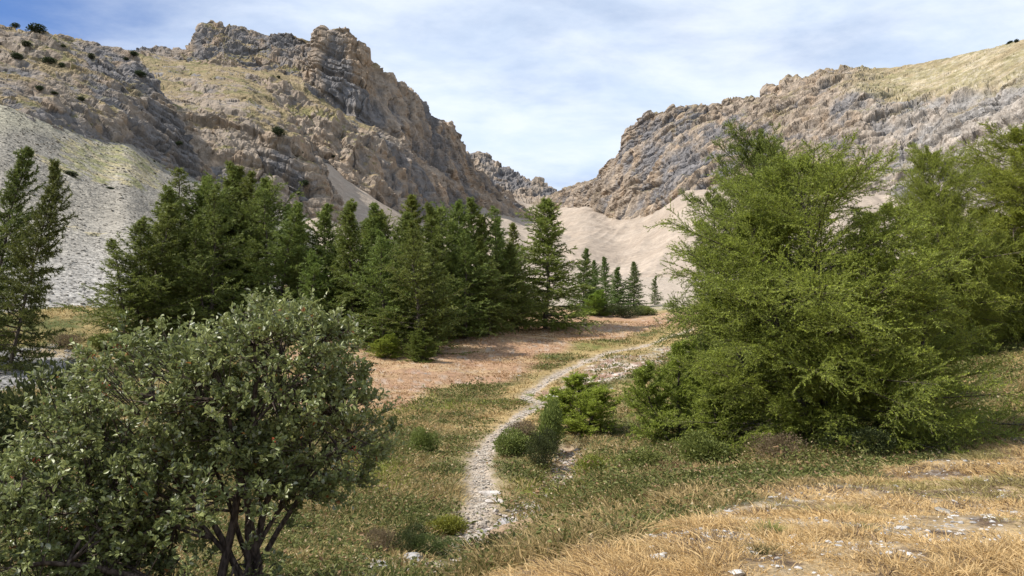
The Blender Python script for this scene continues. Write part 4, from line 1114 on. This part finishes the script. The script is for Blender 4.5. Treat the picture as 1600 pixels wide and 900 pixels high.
rock(843, 16.6, .27, 'pale sloping rock at the right end of the ditch', .45, 10, C3(.5, .45, .4), 1.6)
rock(800, 14.7, .13, 'small rock in the brown dirt below the ditch', .5, 11)
rock(757, 14.0, .12, 'small rock in the dirt beside the trail foot', .6, 12, C3(.38, .35, .33))
rock(862, 37, .28, 'pale block beside the trail bend, upper', .6, 13, C3(.52, .48, .43))
rock(873, 36, .24, 'pale block beside the trail bend, lower right', .6, 14, C3(.52, .48, .43))
rock(645, 11.6, .2, 'grey rock at the bottom left of the trail', .5, 16, C3(.33, .32, .31))
rock(590, 10.4, .22, 'grey rock ledge near the bottom edge, right of the whitebeam', .4, 17, C3(.30, .29, .28), 1.8)
rock(574, 46, .30, 'grey stone in the pink meadow', .35, 18, C3(.35, .34, .33), 1.7)

# ------------------------------------------------------------------ grass and herbs
def blade_set(x, y, per, L, spread, wd, ca, cb, seed, comb=(0, 0), stand=1.0, jit=.35):
    r = np.random.default_rng(seed); N = len(x); z = Hn(x, y) - .02; b = np.stack([x, y, z], -1)
    i = np.repeat(np.arange(N), per); n = len(i); off = r.normal(0, 1, (n, 3)) * C3(1, 1, 0) * spread[i][:, None]
    d = nrm(UP * stand + off / np.maximum(spread[i][:, None], 1e-3) * .30 + r.normal(0, jit, (n, 3)) * C3(1, 1, .3))
    bend = off / np.maximum(spread[i][:, None], 1e-3) * .35 + C3(comb[0], comb[1], -.45) * r.uniform(.2, 1.1, (n, 1))
    l = L[i] * r.uniform(.5, 1.2, n); w_ = wd[i] * r.uniform(.6, 1.2, n)
    bp = b[i] + off; V, F = blades(bp, d, l, w_, bend, seed + 1)
    k = r.uniform(0, 1, n)[:, None]; c = ca[i] * (1 - k) + cb[i] * k
    return V, F, np.repeat(c, 5, 0), (b[i] + off + d * l[:, None] * .95 + bend * l[:, None] * .75, k)


def dry_grass():
    x, y, rr = scatter(62000, -62, 62, 2.2, 40, .35, 11); zn = zones(x, y); p = np.stack([x, y, x * 0], -1)
    n1 = fbm(p, .7, 3, 101); n2 = fbm(p, .9, 3, 93)
    k = (zn['spur'] > .35) & (n2 + .25 * (rng.uniform(size=len(x)) - .5) < .53 + .10 * sstep(rr, 6, 12))
    x, y, rr, n1 = x[k], y[k], rr[k], n1[k]; N = len(x)
    big = rng.uniform(size=N); L = lerp(.06, .14, sstep(n1, .35, .65)) * (1 + .5 * (big > .93)) * (1 + .02 * rr)
    c0 = lerp(C3(.45, .30, .12), C3(.60, .44, .21), rng.uniform(0, 1, N)); c1 = lerp(C3(.56, .40, .17), C3(.70, .55, .30), rng.uniform(0, 1, N))
    gn = fbm(np.stack([x, y, x * 0], -1), 1.7, 3, 202); g = sstep(gn, .60, .68)[:, None] * .7; c0 = c0 * (1 - g) + C3(.19, .20, .06) * g; c1 = c1 * (1 - g) + C3(.32, .30, .12) * g
    dk = (rng.uniform(size=N) < .10)[:, None]; c0 = np.where(dk, C3(.16, .11, .07), c0); c1 = np.where(dk, C3(.26, .19, .12), c1)
    print('dry tufts', N)
    V, F, Cc, _ = blade_set(x, y, 16, L, .022 + .006 * rr, .0028 + .0009 * rr, c0, c1, 12, comb=(-.35, .1), stand=.8, jit=.4)
    tag(mk('dry_grass', V, F, M_grass, col=Cc), 'straw-coloured dry grass on the near slope', kind='stuff')


def meadow():
    x, y, rr = scatter(64000, -52, 52, 6, 85, .45, 21); zn = zones(x, y); p = np.stack([x, y, x * 0], -1)
    onp = zn['pd'] < zn['pw'] + .10 + .008 * rr
    keep = (zn['spur'] < .4) & ~onp & (zn['dd'] > .4) & ((((x + .2) / 1.3) ** 2 + ((y - 13.9) / 1.0) ** 2) > 1) & (zn['bed'] < .5 + .3 * rng.uniform(size=len(x))) & ~((zn['stony'] > .5) & (rng.uniform(size=len(x)) < .75))
    pk = zn['pink'] > .5; keep &= ~(pk & (rng.uniform(size=len(x)) < .10))
    x, y, rr, pk, pd = x[keep], y[keep], rr[keep], pk[keep], zn['pd'][keep]; p = p[keep]; N = len(x)
    n1 = fbm(p, 2.6, 3, 301); n2 = fbm(p, .9, 3, 303); n3 = fbm(p, 6, 3, 305); u = rng.uniform(0, 1, (N, 1))
    green = lerp(C3(.075, .095, .026), C3(.17, .19, .055), u[:, 0]); straw = lerp(C3(.27, .20, .085), C3(.46, .35, .17), u[:, 0]); olive = lerp(C3(.14, .125, .045), C3(.24, .21, .08), u[:, 0])
    s = sstep(n1 * .55 + n2 * .45 + .30 * (u[:, 0] - .5), .36, .58)
    s = np.clip(s + .6 * sstep(zn['spur'][keep], .02, .3) * 1.0 + .5 * np.exp(-((pd - .8) / 1.0) ** 2) * sstep(rr, 22, 32), 0, 1)
    col = green * (1 - s)[:, None] + straw * s[:, None]; m = (np.abs(s - .5) < .25)[:, None]; col = np.where(m, olive, col)
    pc = lerp(C3(.32, .20, .11), C3(.43, .30, .16), u[:, 0]); col = np.where(pk[:, None], pc, col)
    yel = (sstep(n3, .60, .68) * (rng.uniform(size=N) < .5) * (rr < 40) > .5)[:, None] & ~pk[:, None]; col = np.where(yel, C3(.22, .24, .05) * (.7 + .6 * u), col)
    L = lerp(.20, .60, sstep(n2 * .5 + n3 * .5, .38, .62)) * (1 - .35 * s) * np.where(pk, .45 + .3 * sstep(n1, .45, .6), 1); L *= np.where(rr > 35, .75, 1) * (1 - .6 * np.exp(-(pd / 1.1) ** 2))
    V, F, Cc, (tips, kk) = blade_set(x, y, 7, L, .05 + .0045 * rr, .006 + .0011 * rr, col * .85, col * 1.2, 22, comb=(.05, 0), stand=1.0, jit=.35)
    tag(mk('meadow_grass', V, F, M_grass, col=Cc), 'mixed green and straw meadow grass beside the trail', kind='stuff')
    # broad herb leaves low in the green parts
    k = (~pk) & (s < .75) & (rr < 55) & (rng.uniform(size=N) < .75); i = np.repeat(np.flatnonzero(k), 9); n = len(i); r = np.random.default_rng(23)
    lp = np.stack([x[i], y[i], Hn(x[i], y[i])], -1) + r.normal(0, 1, (n, 3)) * C3(1, 1, 0) * (.07 + .005 * rr[i])[:, None] + UP * (L[i] * (.6 + .8 * sstep(n2[i], .5, .66)) * r.uniform(.1, .95, n))[:, None]
    d = nrm(r.normal(size=(n, 3)) * C3(1, 1, .4) + UP * .3); ll = (.03 + .0022 * rr[i]) * r.uniform(.7, 1.4, n)
    lc = lerp(C3(.080, .100, .028), C3(.20, .22, .065), r.uniform(0, 1, n)); lc = np.where((r.uniform(size=n) < .12)[:, None], C3(.28, .19, .09), lc)
    V, F, Cc = leaves(lp, d, ll, ll * .6, r, lc); tag(mk('meadow_herbs', V, F, M_herb, col=Cc), 'leafy green herbs among the meadow grass', kind='stuff')
    # pale seed heads and withered umbels
    sel = np.flatnonzero((rng.uniform(size=len(tips)) < .035) & (np.repeat(~pk & (rr < 32), 7))); q = tips[sel]; n = len(sel); sz = (.010 + .0011 * np.linalg.norm(q, axis=1))
    dd2 = nrm(r.normal(size=(n, 3))); V, F, Cc = leaves(q, dd2, sz * 2, sz * 1.6, r, lerp(C3(.30, .21, .12), C3(.46, .36, .24), r.uniform(0, 1, n)))
    tag(mk('seed_heads', V, F, M_herb, col=Cc), 'pale dry seed heads above the meadow grass', kind='stuff')


dry_grass(); meadow()


def tussock(px, d, seed, label, col, n=260, L=.19, sp=.06):
    b = ground_at(px, d); r = np.random.default_rng(seed); off = r.normal(0, sp, (n, 3)) * C3(1, 1, 0)
    dd3 = nrm(UP + off / sp * .4 + r.normal(0, .15, (n, 3))); V, F = blades(off - C3(0, 0, .02), dd3, L * r.uniform(.5, 1.1, n), np.full(n, .0065), off / sp * .3 - UP * .15, seed)
    k = np.repeat(r.uniform(0, 1, n), 5); o = mk('grass_tussock', V, F, M_grass, col=lerp(col * .7, col * 1.35, k)); o.location = b
    return tag(o, label, 'grass tuft', 'single grass tussocks')


tussock(1205, 6.15, 1, 'bright green grass tussock standing out of the straw, lower right', C3(.17, .20, .055))
tussock(1190, 5.1, 2, 'dull green tussock at the bottom edge, right half', C3(.12, .12, .05), 200, .12)
tussock(1350, 6.4, 3, 'faint green tussock among straw right of the bright one', C3(.20, .19, .07), 140, .12)
tussock(592, 37.5, 4, 'lone green tuft on the pink meadow', C3(.09, .13, .035), 260, .55, .28)
